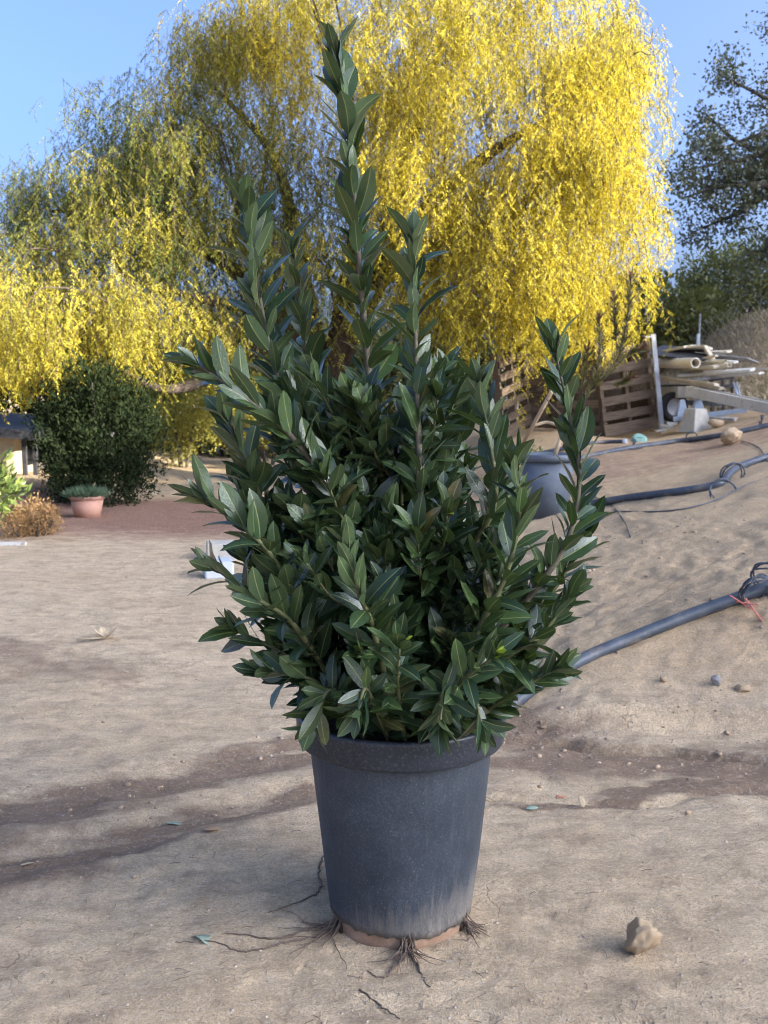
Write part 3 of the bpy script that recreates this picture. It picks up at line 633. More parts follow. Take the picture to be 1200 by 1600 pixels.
plank('scrap_strip', (1024, 674, 11.2), (1053, 668, 11.2), .09, .015, 'creamwood', 'cream offcut on the ground at the foot of the metal post')
plank('scrap_strip', (1036, 664, 11.4), (1050, 668, 11.2), .07, .015, 'whitewood', 'white offcut on the ground beside the metal post')
plank('standing_pipe', (1090, 560, 12.4), (1091, 522, 12.4), .04, .04, 'bluesteel', 'thin blue-grey pipe standing up behind the scrap pile', 0, 'pipe')
for k, (a, b2, wd, mt, lab) in enumerate((((1040, 560, 12.0), (1150, 566, 11.3), .10, 'whitewood', 'pale board just above the thin cream pipe, right half of the pile'), ((1050, 578, 12.1), (1120, 573, 11.2), .09, 'creamwood', 'cream board squeezed under the fat cream pipe'), ((1100, 590, 11.8), (1190, 583, 11.0), .08, 'whitewood', 'pale board under the long planks near the right edge'),
                                       ((1070, 648, 11.3), (1150, 655, 10.9), .10, 'whitewood', 'pale board lying on the ground in front of the steel channel'), ((1085, 552, 12.0), (1140, 549, 11.7), .12, 'creamwood', 'flat cream board on the right of the pile top'))):
    plank('board', a, b2, wd, .025, mt, lab, .15)
# trailer half buried in the scrap
def trailer():
    b = onground(1070, 12.0); o = empty('utility_trailer', b); tag(o, 'old trailer with one dark wheel under the scrap pile', 'trailer')
    def rel(px, py, D): return W(px, py, D) - b
    c = rel(1060, 613, 12.0); MB().box(c, (.24, .8, .13)).build('bed_box', M['concrete'], o, bevel=.006)
    c = rel(1085, 604, 12.3); MB().box(c, (.75, .9, .04)).build('bed', M['steel'], o)
    wc = rel(1052, 636, 11.75); wl = empty('wheel', wc, (R(90), 0, R(12))); wl.parent = o
    MB().lathe([(.10, -.05), (.155, -.055), (.172, -.03), (.172, .03), (.155, .055), (.10, .05), (.10, -.05)], 32).build('tyre', M['rubber'], wl, True)
    MB().lathe([(.0, .03), (.03, .04), (.08, .02), (.102, .045), (.102, -.045), (.0, -.04)], 24).build('rim', M['galv'], wl, True)
    MB().bar(rel(1050, 628, 12), rel(1140, 632, 12.2), .05, .06).build('axle_beam', M['steel'], o)
    for px in (1112, 1129, 1143):
        MB().bar(rel(px, 592, 11.9), rel(px + 2, 652, 11.9), .025, .025).build('upright', M['steel'], o)
    MB().bar(rel(1108, 594, 11.9), rel(1146, 590, 11.9), .03, .03).build('rail', M['steel'], o)
trailer()
for k, (px, lab) in enumerate(((1065, 'steel wedge stand next to the trailer wheel'), (1090, 'larger steel wedge stand right of the trailer wheel'))):
    a = W(px, 650, 11.3); o = MB().box((0, 0, .09), (.13 + .03 * k, .12, .18 + .03 * k), taper=.35).build('wedge_stand', M['bluesteel'], None, bevel=.004); o.location = a; tag(o, lab, 'stand', 'steel wedge stands')
for k, px in enumerate((1146, 1150)):
    plank('rod', (px, 598, 11.4), (px + 8, 622, 11.2), .02, .02, 'bluesteel', ('left' if k == 0 else 'right') + ' one of two thin pale rods at the right of the pile', 0, 'rod', 'thin rods')
g_ = G(1090, 674); o = MB().box((0, 0, .13), (.28, .26, .26), taper=.6).build('pier_block', M['concrete'], None, bevel=.012); o.location = g_ + Vector((0, .1, -.02)); o.rotation_euler = (0, .02, .5); tag(o, 'tapered concrete pier block on the ground before the scrap pile', 'block')
g_ = G(1044, 668); o = MB().box((0, 0, .08), (.2, .16, .17), taper=.8).build('grey_box', M['galv'], None, bevel=.006); o.location = g_ + Vector((.0, .05, -.02)); o.rotation_euler = (.15, -.2, .6); tag(o, 'small grey metal box tipped over by the metal post', 'box')
a = G(1108, 672); b2 = G(1188, 664); a.y = 11.4; b2.y = 11.3; a = W(1108, 663, 11.5); b2 = W(1186, 658, 11.4)
lg = spline([Vector((0, 0, 0)), (b2 - a) * .35 + Vector((0, 0, .008)), (b2 - a) * .7, b2 - a], 5); o = MB().tube(lg, [.055 + random.uniform(-.006, .006) for _ in lg], 10).build('log', M['creamwood'], None, True); o.location = a; tag(o, 'pale peeled log lying before the scrap pile', 'log')

# ------------------------------------------------------------------ chain-link fence on the slope
def fence():
    a = onground(1075, 17.0); e = onground(1290, 14.0); o = empty('chain_link_fence', a); tag(o, 'chain-link fence running over the dry slope at the right edge', 'fence')
    d = e - a; hgt = .52; n = int(math.hypot(d.x, d.y) / .075); mb = MB(); L = math.hypot(d.x, d.y); ux, uy = d.x / L, d.y / L; VV = []; FF = []
    def pt(s, h): x = ux * s; y = uy * s; return Vector((x, y, tz(a.x + x, a.y + y) - a.z + h))
    st = L / n; rows = int(hgt / st)
    for i in range(n + 1):
        for r_ in range(rows):
            for dr in (1, -1):
                j2 = i + dr
                if 0 <= j2 <= n and (i + r_) % 2 == 0: mb.tube([pt(i * st, r_ * st), pt(j2 * st, (r_ + 1) * st)], .0022, 3, False)
    k = mb.build('wire_mesh', M['wire'], o); k['kind'] = 'stuff'
    for s in np.arange(.2, L, 2.2): MB().tube([pt(s, -.2), pt(s, hgt + .06)], .016, 8).build('post', M['wire'], o, True)
fence()
# dry grass on the slope by the fence
n = 26000; gx_ = rng.uniform(3.6, 9.5, n); gy_ = rng.uniform(11.9, 22, n); k_ = (gx_ > gy_ * .275); gx_, gy_ = gx_[k_], gy_[k_]; n = len(gx_)
P = np.stack([gx_, gy_, tza(gx_, gy_)], -1); L = rng.uniform(.05, .16, n)
V, F = leaf_quads(P, unit(rdir(n) * .9 + np.array([0, 0, .8])), rdir(n), L, .02 + 0 * L)
tag(link_mesh('dry_grass', np_mesh('dry_grass', V, F, {'tint': np.repeat(rng.random(n), 4), 'tint2': np.zeros(4 * n)}), M['drygrass']), 'short dry grass covering the slope by the fence', 'grass', kind='stuff')

# ------------------------------------------------------------------ irrigation pipes on the bank
def ground_pipe(name, pix, r, label, lift=0.7, group='irrigation pipes on the bank', raw=None):
    pts = []
    for q in pix:
        p = G(q[0], q[1]); p.z += r * (q[2] if len(q) > 2 else lift); pts.append(p)
    if raw: pts = raw + pts
    sp = spline(pts, 10); o = MB().tube([p - sp[0] for p in sp], r, 14).build(name, M['pipe'], None, True); o.location = sp[0]; tag(o, label, 'pipe', group); return sp
sp1 = ground_pipe('irrigation_pipe', [(760, 1132), (800, 1110), (850, 1071), (920, 1034), (1000, 1000), (1080, 968), (1150, 945), (1215, 918), (1290, 890)], .025, 'thick black pipe climbing the bank right of the large pot', .8)
sp2 = ground_pipe('irrigation_pipe', [(870, 797), (925, 791), (985, 782), (1050, 774), (1105, 766), (1130, 757), (1143, 741), (1170, 728), (1230, 708)], .028, 'black pipe with a bend and wire coils halfway up the bank', .7)
sp3 = ground_pipe('irrigation_pipe', [(880, 728), (915, 717), (985, 703), (1060, 692), (1130, 683), (1200, 668), (1260, 656)], .026, 'black pipe highest up the bank nearest the scrap pile', .7)
sp4 = ground_pipe('irrigation_pipe', [(780, 722), (860, 708), (905, 698), (940, 694), (975, 693)], .02, 'short thin pipe with a white end behind the second pot', 1.0)
p_ = sp4[-1]; o = MB().tube([Vector((-.02, 0, 0)), Vector((.03, .004, 0))], .026, 12).build('end_cap', M['whiteblock'], None, True); o.location = p_; tag(o, 'white end cap on the short thin pipe', 'cap')
def coil(p, rad, turns, tr, label, tilt, seed=0, name='drip_tube_coil', jit=.15):
    rnd = random.Random(seed); pts = []; n = turns * 18
    for i in range(n + 1):
        a = 2 * math.pi * i / 18; rr = rad * (1 + jit * math.sin(i * .37 + seed)); pts.append(Vector((rr * math.cos(a), rad * .35 * (i / n - .5) + .01 * math.sin(i * .9), rr * math.sin(a))))
    M3 = Matrix.Rotation(tilt[1], 3, 'Z') @ Matrix.Rotation(tilt[0], 3, 'X')
    o = MB().tube([M3 @ q for q in pts], tr, 6).build(name, M['pipe'], None, True); o.location = p; tag(o, label, 'coil', 'drip tube coils'); return o
c1 = G(1180, 940) + Vector((0, -.03, .05)); coil(c1, .066, 4, .0042, 'tangle of black drip tube tied round the thick pipe at the right edge', (.4, .3), 3)
coil(c1 + Vector((.07, .02, .035)), .08, 3, .0042, 'second loop of black drip tube cut off by the right edge', (.7, -.6), 5)
for k, (a, e) in enumerate((((1140, 930), (1180, 955)), ((1165, 935), (1192, 972)), ((1150, 940), (1185, 945)))):
    pa = W(a[0], a[1], c1.y - .07); pe = W(e[0], e[1], c1.y - .10); o = MB().bar((0, 0, 0), pe - pa, .014, .003).build('red_tape', M['red_tape']); o.location = pa
    tag(o, ('upper left', 'lower right', 'middle')[k] + ' faded red tape strip in the drip tube tangle', 'tape', 'red tape strips')
coil(G(1140, 752) + Vector((0, -.03, .05)), .085, 3, .005, 'drip tube loops on the bend of the middle pipe', (.2, .3), 8)
coil(G(1125, 772) + Vector((0, -.05, .03)), .085, 2, .005, 'drip tube loop hanging just below the middle pipe bend', (-.5, .1), 9)
coil(G(1080, 690) + Vector((0, -.02, .05)), .055, 2, .005, 'small drip tube loop on the highest pipe under the scrap pile', (.1, .2), 10)
coil(G(990, 702) + Vector((0, -.02, .06)), .04, 2, .005, 'small drip tube loop on the highest pipe below the green lid', (.1, 1.2), 11)
coil(G(1188, 668) + Vector((0, -.02, .06)), .05, 2, .005, 'small drip tube loop on the highest pipe at the right edge', (.1, 1.3), 13)
def thin_line(pix, r, label, mat='pipe', name='drip_tube', cat='tube'):
    pts = [G(*q) + Vector((0, 0, r)) for q in pix]; sp = spline(pts, 6); o = MB().tube([p - sp[0] for p in sp], r, 6).build(name, M[mat], None, True); o.location = sp[0]; tag(o, label, cat)
thin_line([(925, 775), (955, 790), (975, 815), (985, 840)], .004, 'thin black drip tube curling down below the middle pipe')
thin_line([(960, 800), (1040, 800), (1110, 786), (1160, 762), (1215, 742)], .005, 'thin black drip tube running along under the middle pipe')
thin_line([(1160, 690), (1185, 700), (1200, 722)], .005, 'thin dark drip tube near the right edge above the middle pipe')

# valve lid, rocks, stakes
p = G(998, 690); o = empty('valve_lid', p + Vector((0, 0, .0)), (R(38), 0, R(8))); tag(o, 'round faded green valve lid lying below the pallets', 'lid')
MB().lathe([(0, .05), (.05, .055), (.075, .05), (.082, .03), (.085, 0)], 28).build('cap', M['lid'], o, True); MB().box((0, 0, .058), (.05, .014, .012)).build('handle', M['lid'], o, bevel=.003)
def rock(px, py, wpx, hpx, mat, label, seed, name='rock', yaw=0.0, sink=.12, group=None, squash=1.0):
    import bmesh
    p = G(px, py); s = p.y / FPX; bm = bmesh.new(); bmesh.ops.create_icosphere(bm, subdivisions=4, radius=1); rs = np.random.default_rng(seed); planes = [(unit(rs.normal(size=3)), rs.uniform(.55, .9)) for _ in range(9)]
    for v in bm.verts:
        c = np.array(v.co)
        for nrm, dd in planes:
            q = c @ nrm
            if q > dd: c = c - nrm * (q - dd) * .72
        nz = float(fbm(np.array([c[0] * 2.2 + seed]), np.array([c[1] * 2.2 + c[2] * 1.7]), 4, seed)[0]); c = c * (1 + .34 * nz + .12 * float(fbm(np.array([c[0] * 7 + c[2] * 3]), np.array([c[1] * 7 + c[2] * 6]), 3, seed + 5)[0])); v.co = Vector(c)
    for f in bm.faces: f.smooth = True
    me = bpy.data.meshes.new(name); bm.to_mesh(me); bm.free(); o = link_mesh(name, me, M[mat]); o.scale = (wpx / 2 * s, (wpx + hpx) / 4 * s * squash, hpx / 2 * s); o.rotation_euler = (0, 0, yaw)
    o.location = p + Vector((0, 0, hpx / 2 * s * (1 - sink))); tag(o, label, 'rock', group); return o
rock(1001, 1492, 58, 64, 'rock', 'fist-sized tan rock on the dirt right of the large pot', 21, yaw=.6, sink=.22)
rock(1118, 1072, 17, 20, 'grey_rock', 'small smooth blue-grey stone on the bank below the thick pipe', 8, 'stone', sink=.3, squash=.6)
rock(1036, 1066, 12, 11, 'rock', 'small tan stone on the bank left of the blue-grey stone', 9, 'stone')
rock(1142, 694, 38, 26, 'rock', 'tan rock resting against the highest pipe', 12, yaw=.3)
rock(1120, 668, 26, 15, 'rock', 'rough tan rock beside the pier block', 14)
rock(1160, 1080, 26, 14, 'rock', 'flat tan stone near the right edge under the thick pipe', 15, 'stone', sink=.4)
rock(1074, 1274, 10, 8, 'rock', 'tiny reddish stone in the rut right of the large pot', 16, 'stone')
rock(210, 1372, 9, 8, 'pebble', 'small pale pebble on the dry dirt left of the large pot', 18, 'stone')
rock(918, 896, 10, 7, 'pebble', 'small white pebble on the bank by the right laurel shoot', 19, 'stone')
o = MB().tube([Vector((0, 0, 0)), W(862, 612, 9.2) - (g0 := G(800, 725))], .018, 8).build('stake', M['stake'], None, True); o.location = g0; tag(o, 'long pale wooden stake leaning behind the second pot', 'stake', 'wooden stakes')

# ------------------------------------------------------------------ nursery pots
def potmat(dusty=1.0, name='pot_plastic'):
    m, t, b = newmat(name); tc = t.nodes.new('ShaderNodeTexCoord'); co = tc.outputs['Object']
    sx = t.nodes.new('ShaderNodeSeparateXYZ'); t.links.new(co, sx.inputs[0])
    n1 = noise(t, 6, 8, .7, co); n2 = noise(t, 180, 4, .7, co); n3 = noise(t, 420, 2, .5, co)
    mp = t.nodes.new('ShaderNodeMapping'); mp.inputs['Scale'].default_value = (26, 26, 4); t.links.new(co, mp.inputs[0]); n4 = noise(t, 1.5, 8, .75, mp.outputs[0])
    col = mix(t, ramp(t, n1, .3, .7), (.018, .025, .035), (.038, .049, .064))
    col = mix(t, math_n(t, 'MULTIPLY', ramp(t, n2, .48, .72), math_n(t, 'MULTIPLY', ramp(t, n1, .35, .65), .8)), col, (.095, .105, .118))
    col = mix(t, math_n(t, 'MULTIPLY', ramp(t, n3, .66, .72), .7), col, (.22, .22, .22))
    low = ramp(t, math_n(t, 'ADD', math_n(t, 'MULTIPLY', sx.outputs['Z'], -4.5), math_n(t, 'ADD', n4, math_n(t, 'MULTIPLY', sx.outputs['X'], 1.1))), -.25, .6)
    strk = t.nodes.new('ShaderNodeMapping'); strk.inputs['Scale'].default_value = (60, 60, 2.2); t.links.new(co, strk.inputs[0])
    col = mix(t, math_n(t, 'MULTIPLY', ramp(t, noise(t, 1.2, 6, .7, strk.outputs[0]), .5, .72), math_n(t, 'MULTIPLY', ramp(t, noise(t, 4, 3, .5, co), .38, .62), .75)), col, (.12, .125, .13))
    col = mix(t, math_n(t, 'MULTIPLY', low, .8 * dusty), col, (.29, .25, .20))
    vo = t.nodes.new('ShaderNodeTexVoronoi'); vo.feature = 'DISTANCE_TO_EDGE'; vo.inputs['Scale'].default_value = 1.0
    mp2 = t.nodes.new('ShaderNodeMapping'); mp2.inputs['Scale'].default_value = (75, 75, 17); t.links.new(co, mp2.inputs[0])
    mxv = t.nodes.new('ShaderNodeVectorMath'); mxv.operation = 'ADD'; nz = t.nodes.new('ShaderNodeTexNoise'); nz.inputs['Scale'].default_value = 30; t.links.new(co, nz.inputs['Vector'])
    sc_ = t.nodes.new('ShaderNodeVectorMath'); sc_.operation = 'SCALE'; sc_.inputs['Scale'].default_value = 1.6; t.links.new(nz.outputs['Color'], sc_.inputs[0])
    t.links.new(mp2.outputs[0], mxv.inputs[0]); t.links.new(sc_.outputs[0], mxv.inputs[1]); t.links.new(mxv.outputs[0], vo.inputs['Vector'])
    crack = math_n(t, 'MULTIPLY', ramp(t, vo.outputs['Distance'], .02, .07, (1, 1, 1), (0, 0, 0)), math_n(t, 'MULTIPLY', low, ramp(t, noise(t, 9, 3, .5, co), .5, .62)))
    col = mix(t, math_n(t, 'MULTIPLY', crack, .85), col, (.03, .035, .042))
    t.links.new(col, b.inputs['Base Color']); b.inputs['Roughness'].default_value = .55; b.inputs['Specular IOR Level'].default_value = .4
    bump(t, b, math_n(t, 'ADD', n2, math_n(t, 'MULTIPLY', low, .6)), .25, .002)
    return m
M['pot'] = potmat(); M['rim'] = pmat('pot_rim', (.012, .016, .024), (.022, .028, .038), 10, .42, .12, .002, c3=(.06, .065, .07), s3=160, spec=.45); M['pot2'] = pmat('pot_far', (.085, .10, .12), (.13, .15, .175), 6, .6, .1, .002)
PX, PY = 0.036, 2.13
def big_pot():
    o = empty('nursery_pot', (PX, PY, -.004)); tag(o, 'large dark grey-blue nursery pot holding the tall laurel, foreground', 'pot')
    r0, r1, h = .150, .198, .435; n = 128
    V = []; Fc = []
    prof = [(0.0, None)] + [(t_, None) for t_ in np.linspace(.06, 1, 24)]
    zs = np.linspace(0, 1, 26); vs_ = []
    for i, t_ in enumerate(zs):
        for k in range(n):
            a = 2 * math.pi * k / n; e = .038 + .006 * float(vnoise(np.array([a * 5]), np.array([0.]), 5)[0]) * 2 + .004 * float(vnoise(np.array([a * 23]), np.array([0.]), 6)[0]) * 2
            z = e + (h - e) * t_ if i else e; rr = r0 + (r1 - r0) * (z / h) ** .92
            rr += .0012 * math.sin(a * 3 + z * 9) ; vs_.append((rr * math.cos(a), rr * math.sin(a), z))
    fs_ = [(i * n + k, i * n + (k + 1) % n, (i + 1) * n + (k + 1) % n, (i + 1) * n + k) for i in range(len(zs) - 1) for k in range(n)]
    w_ = MB().add(vs_, fs_).build('wall', M['pot'], o, True); s_ = w_.modifiers.new('thickness', 'SOLIDIFY'); s_.thickness = .004; s_.offset = -1
    MB().lathe([(.01, .0), (.142, .0), (.147, .004), (.1495, .02), (.1525, .054)], 96).build('base_band', M['clay'], o, True)
    MB().lathe([(.192, .412), (.2185, .414), (.2205, .417), (.2215, .43), (.2245, .462), (.226, .470), (.2235, .475), (.217, .476), (.2125, .468), (.206, .445), (.200, .437)], 128).build('rim', M['rim'], o, True)
    # soil with a bumpy top
    rr = np.linspace(.002, .2, 22); aa = np.linspace(0, 2 * math.pi, 72, endpoint=False); RR, AA = np.meshgrid(rr, aa, indexing='ij'); xx, yy = RR * np.cos(AA), RR * np.sin(AA); zz = .435 + .03 * fbm(xx * 22, yy * 22, 4, 8)
    id_ = np.arange(RR.size).reshape(RR.shape); Fs = np.stack([id_[:-1], np.roll(id_[:-1], -1, 1), np.roll(id_[1:], -1, 1), id_[1:]], -1).reshape(-1, 4)
    link_mesh('soil', np_mesh('soil', np.stack([xx, yy, zz], -1).reshape(-1, 3), Fs, None, True), M['soil'], o)
    for a in (-1.50, -2.62, -.52):
        c = Vector((math.cos(a) * .1505, math.sin(a) * .1505, .018)); MB().box(c, (.008, .026, .034), Matrix.Rotation(a, 3, 'Z')).build('drain_hole', M['soil'], o, bevel=.003)
big_pot()
def second_pot():
    b = G(858, 806); s = b.y / FPX; o = empty('nursery_pot', b + Vector((0, .12, -.03))); tag(o, 'second grey-blue nursery pot standing on the bank behind the laurel', 'pot')
    h = 102 * s; r1 = 45 * s; r0 = r1 * .76
    MB().lathe([(.01, 0), (r0, 0), (r1 * .93, h * .93), (r1 * .90, h * .93), (r1 * .88, h * .86), (.01, h * .86)], 48).build('wall', M['pot2'], o, True)
    MB().lathe([(r1 * .92, h * .90), (r1 * 1.02, h * .90), (r1 * 1.05, h), (r1 * .98, h * 1.01), (r1 * .92, h * .95)], 48).build('rim', M['pot2'], o, True)
    p = empty('potted_shrub', b + Vector((0, .12, h * .85))); tag(p, 'wispy narrow-leaved shrub with brown tips growing in the second pot', 'shrub'); c = p.location
    VS = []; T = []; T2 = []
    D = b.y + .12
    for pts, r_ in (([(880, 700), (905, 632), (935, 598), (965, 560), (980, 500), (986, 432)], .012), ([(890, 690), (915, 625), (935, 570), (937, 495)], .008), ([(965, 560), (962, 520), (960, 462)], .006), ([(900, 650), (912, 590), (918, 545)], .006), ([(935, 598), (965, 600), (985, 590)], .005), ([(940, 590), (975, 560), (1000, 545)], .004)):
        q = spline([W(x, y, D + .1 * math.sin(x)) - c for x, y in pts], 8); MB().tube(q, list(np.linspace(r_, r_ * .35, len(q))), 7).build('stem', M['bark'], p, True)
        for i in range(int(len(q) * .35), len(q) - 1):
            for k in range(11):
                pp = q[i].lerp(q[i + 1], random.random()); d_ = (q[i + 1] - q[i]).normalized() + Vector((random.uniform(-1, 1), random.uniform(-1, 1), random.uniform(-.6, .8))) * .8
                V, F = leaf_quads(np.array([pp]), unit(np.array([d_])), rdir(1), np.array([random.uniform(.05, .095)]), np.array([.013])); VS.append(V); T += [random.random()] * 4; T2 += [.95 if i > len(q) - 4 and random.random() < .7 else random.random() * .92] * 4
    V = np.concatenate(VS); k = link_mesh('leaves', np_mesh('leaves', V, np.arange(len(V)).reshape(-1, 4), {'tint': T, 'tint2': T2}), M['needle'], p); k['kind'] = 'stuff'
    o2 = MB().tube([Vector((0, 0, 0)), W(885, 655, D - .05) - W(867, 712, D - .15)], .016, 8).build('stake', M['stake'], None, True); o2.location = W(867, 712, D - .15); tag(o2, 'short pale stake standing in the second pot', 'stake', 'wooden stakes')
    o3 = MB().tube([p_ - W(835, 665, 9.3) for p_ in spline([W(835, 665, 9.3), W(855, 660, 9.3), W(875, 668, 9.2), W(888, 690, 9.2)], 6)], .014, 7).build('bent_cane', M['stake'], None, True); o3.location = W(835, 665, 9.3); tag(o3, 'bent pale cane arching behind the second pot', 'cane')
second_pot()
at_bush('grey_weed', 'small wispy grey-green weed behind the second pot', 'weed', 835, 9.6, [((0, 0, .12), (.16, .15, .13)), ((-.1, 0, .2), (.1, .1, .08))], 260, .05, 'lightbush', seed=61, ratio=.2)

# ------------------------------------------------------------------ the laurel
def laurel_material():
    m, t, b = newmat('laurel_leaf'); rib = attr(t, 'rib'); tint = attr(t, 'tint'); young = attr(t, 'young')
    col = mix(t, tint, (.015, .036, .018), (.048, .086, .026))
    col = mix(t, young, col, (.26, .34, .03))
    tcs = t.nodes.new('ShaderNodeTexCoord'); sp_ = ramp(t, noise(t, 7, 6, .75, tcs.outputs['Object'], 1.5), .42, .62)
    col = mix(t, math_n(t, 'MULTIPLY', attr(t, 'sere'), math_n(t, 'ADD', math_n(t, 'MULTIPLY', sp_, .7), .25)), col, (.20, .13, .045))
    tc = t.nodes.new('ShaderNodeTexCoord'); v = noise(t, 9, 4, .6, tc.outputs['Object']); col = mix(t, math_n(t, 'MULTIPLY', ramp(t, v, .4, .7), .3), col, (.05, .065, .03))
    geo = t.nodes.new('ShaderNodeNewGeometry'); col = mix(t, math_n(t, 'MULTIPLY', geo.outputs['Backfacing'], .7), col, (.066, .10, .046))
    col = mix(t, math_n(t, 'MULTIPLY', rib, .75), col, (.30, .31, .12))
    t.links.new(col, b.inputs['Base Color']); b.inputs['Roughness'].default_value = .31; b.inputs['Specular IOR Level'].default_value = .5
    wv = noise(t, 26, 3, .5, tc.outputs['Object']); bump(t, b, wv, .25, .004)
    tr = t.nodes.new('ShaderNodeBsdfTranslucent'); t.links.new(mix(t, 1.0, col, (1.2, 1.4, .5), 'MULTIPLY'), tr.inputs[0]); ms = t.nodes.new('ShaderNodeMixShader'); ms.inputs[0].default_value = .12
    t.links.new(b.outputs[0], ms.inputs[1]); t.links.new(tr.outputs[0], ms.inputs[2]); t.links.new(ms.outputs[0], t.nodes['Material Output'].inputs[0]); return m
M['laurel'] = laurel_material()
M['stemgreen'] = pmat('laurel_stem_green', (.09, .10, .04), (.14, .14, .06), 20, .6, .1, .002)
M['stemwood'] = pmat('laurel_stem_wood', (.085, .075, .05), (.15, .125, .085), 14, .75, .3, .003)

def leaf_variant(k):
    """unit leaf: along +Y, blade in XY, upper face +Z. 5 columns (rib columns inside), 8 rows"""
    rs = np.random.default_rng(100 + k); curl = rs.uniform(-.16, .22) if k % 4 else rs.uniform(.25, .5); fold = rs.uniform(.06, .34); wav = rs.uniform(.0, .035); ph = rs.uniform(0, 6); twist = rs.uniform(-.35, .35); wid = rs.uniform(.168, .212); bend = rs.uniform(-.06, .06)
    rows = np.array([0, .06, .19, .40, .64, .85, 1.0]); V = []; rib = []
    for y in rows:
        ww = wid * (math.sin(math.pi * min(1, max(0, (y - .03) / .97)) ** .92) ** .62 if y > .03 else 0) ; ww = max(ww, .012 if y < .2 else .004)
        if y == 1.0: ww = .003
        for x, rb in ((-1, 0), (-.09, 0), (0, 1), (.09, 0), (1, 0)):
            xx = x * ww if abs(x) != .09 else math.copysign(min(.014, ww * .5), x)
            z = fold * abs(xx) - curl * y * y * .9 + wav * math.sin(y * 11 + ph + (1.5 if x > 0 else 0)) * abs(x) * (ww / wid)
            a = twist * y; V.append((xx * math.cos(a) + bend * math.sin(y * 3), y, z + xx * math.sin(a))); rib.append(rb)
    F = [(i * 5 + j_, i * 5 + j_ + 1, (i + 1) * 5 + j_ + 1, (i + 1) * 5 + j_) for i in range(len(rows) - 1) for j_ in range(4)]
    rib = np.array(rib, float)
    return np.array(V), np.array(F), rib
NV = 18
SERE = [0.0] * 16 + [.8, .45]
variants = [leaf_variant(k) for k in range(NV)]
vt = np.random.default_rng(5).random(NV)
vmesh = {}
def variant_mesh(k, young):
    if (k, young) not in vmesh:
        V, F, rib = variants[k]; me = np_mesh('leaf', V, F, {'rib': rib, 'tint': np.full(len(V), vt[k]), 'young': np.full(len(V), young), 'sere': np.full(len(V), SERE[k])}, True); me.materials.append(M['laurel']); vmesh[(k, young)] = me
    return vmesh[(k, young)]
LEAVES = []      # (4x4 matrix, variant, young)
GA = 2.39996
def put_leaf(p, d, n, size, young=0.0):
    d = d.normalized(); s = d.cross(n); s = s.normalized() if s.length > 1e-5 else d.orthogonal().normalized(); n = s.cross(d).normalized()
    Mx = Matrix(((s.x, d.x, n.x, p.x), (s.y, d.y, n.y, p.y), (s.z, d.z, n.z, p.z), (0, 0, 0, 1))) @ Matrix.Diagonal((size * random.uniform(.9, 1.12), size, size, 1))
    vk = random.randrange(16) if random.random() > .035 or young else random.choice((16, 17, 17))
    for q in np.linspace(0, 1, 9):
        for xo in (-.16, 0, .16):
            c = Mx @ Vector((xo * math.sin(math.pi * q), q, -.1 * q * q)); rr = math.hypot(c.x - PX, c.y - PY)
            if rr < .238 and c.z < (.484 if rr > .183 else .43): return
    LEAVES.append((Mx, vk, young))
STEMS = []
def shoot(pts, leaf_from, gap, size, r0, r1=.0022, tipset=5, amax=62, amin=20, bud=False, keep=1.0):
    sp = spline(pts, 10); STEMS.append((sp, r0, r1)); cum = [0]
    for a, b_ in zip(sp[:-1], sp[1:]): cum.append(cum[-1] + (b_ - a).length)
    L = cum[-1]; s = L * leaf_from; ph = random.uniform(0, 6.28); k = 0
    def at(s_):
        i = min(max(0, int(np.searchsorted(cum, s_)) - 1), len(sp) - 2); f = (s_ - cum[i]) / max(1e-6, cum[i + 1] - cum[i]); return sp[i].lerp(sp[i + 1], f), (sp[i + 1] - sp[i]).normalized()
    while s < L:
        p, T = at(s); fr = (s - L * leaf_from) / max(1e-6, L * (1 - leaf_from)); N = T.orthogonal().normalized(); N = Matrix.Rotation(ph + k * GA + random.uniform(-.35, .35), 3, T) @ N
        a = R(amax + 6 + (amin - amax) * fr ** .8 + random.uniform(-18, 18)); d = T * math.cos(a) + N * math.sin(a) + Vector((0, 0, .10))
        rad = r0 + (r1 - r0) * s / L; sz = size * .92 * random.uniform(.62, 1.18) * (1.0 - .12 * fr)
        nn = T - d * T.dot(d) / max(1e-6, d.length_squared); nn = (nn * .8 + Vector((random.uniform(-.6, .6), random.uniform(-.75, .45), .25)))
        if random.random() < keep: put_leaf(p + N * rad * .7, d, nn, sz)
        s += gap * .73 * random.uniform(.65, 1.35); k += 1
    p, T = at(L - 1e-4)
    for q in range(tipset):
        N = Matrix.Rotation(ph + q * GA, 3, T) @ T.orthogonal().normalized(); a = R(random.uniform(10, 30)); d = T * math.cos(a) + N * math.sin(a); put_leaf(p, d, T - d * T.dot(d), size * random.uniform(.5, .85), 0.0)
    if bud:
        for q in range(9):
            N = Matrix.Rotation(q * GA, 3, T) @ T.orthogonal().normalized(); a = R(random.uniform(8, 38)); d = T * math.cos(a) + N * math.sin(a); put_leaf(p + T * random.uniform(0, .012), d, T - d * T.dot(d), random.uniform(.018, .032), 1.0)
def B(x=0.0, y=0.0): return Vector((PX + x, PY + y, .415))
def px_shoot(base, pix, **kw): shoot([base] + [W(x, y, PY + d) for x, y, d in pix], **kw)
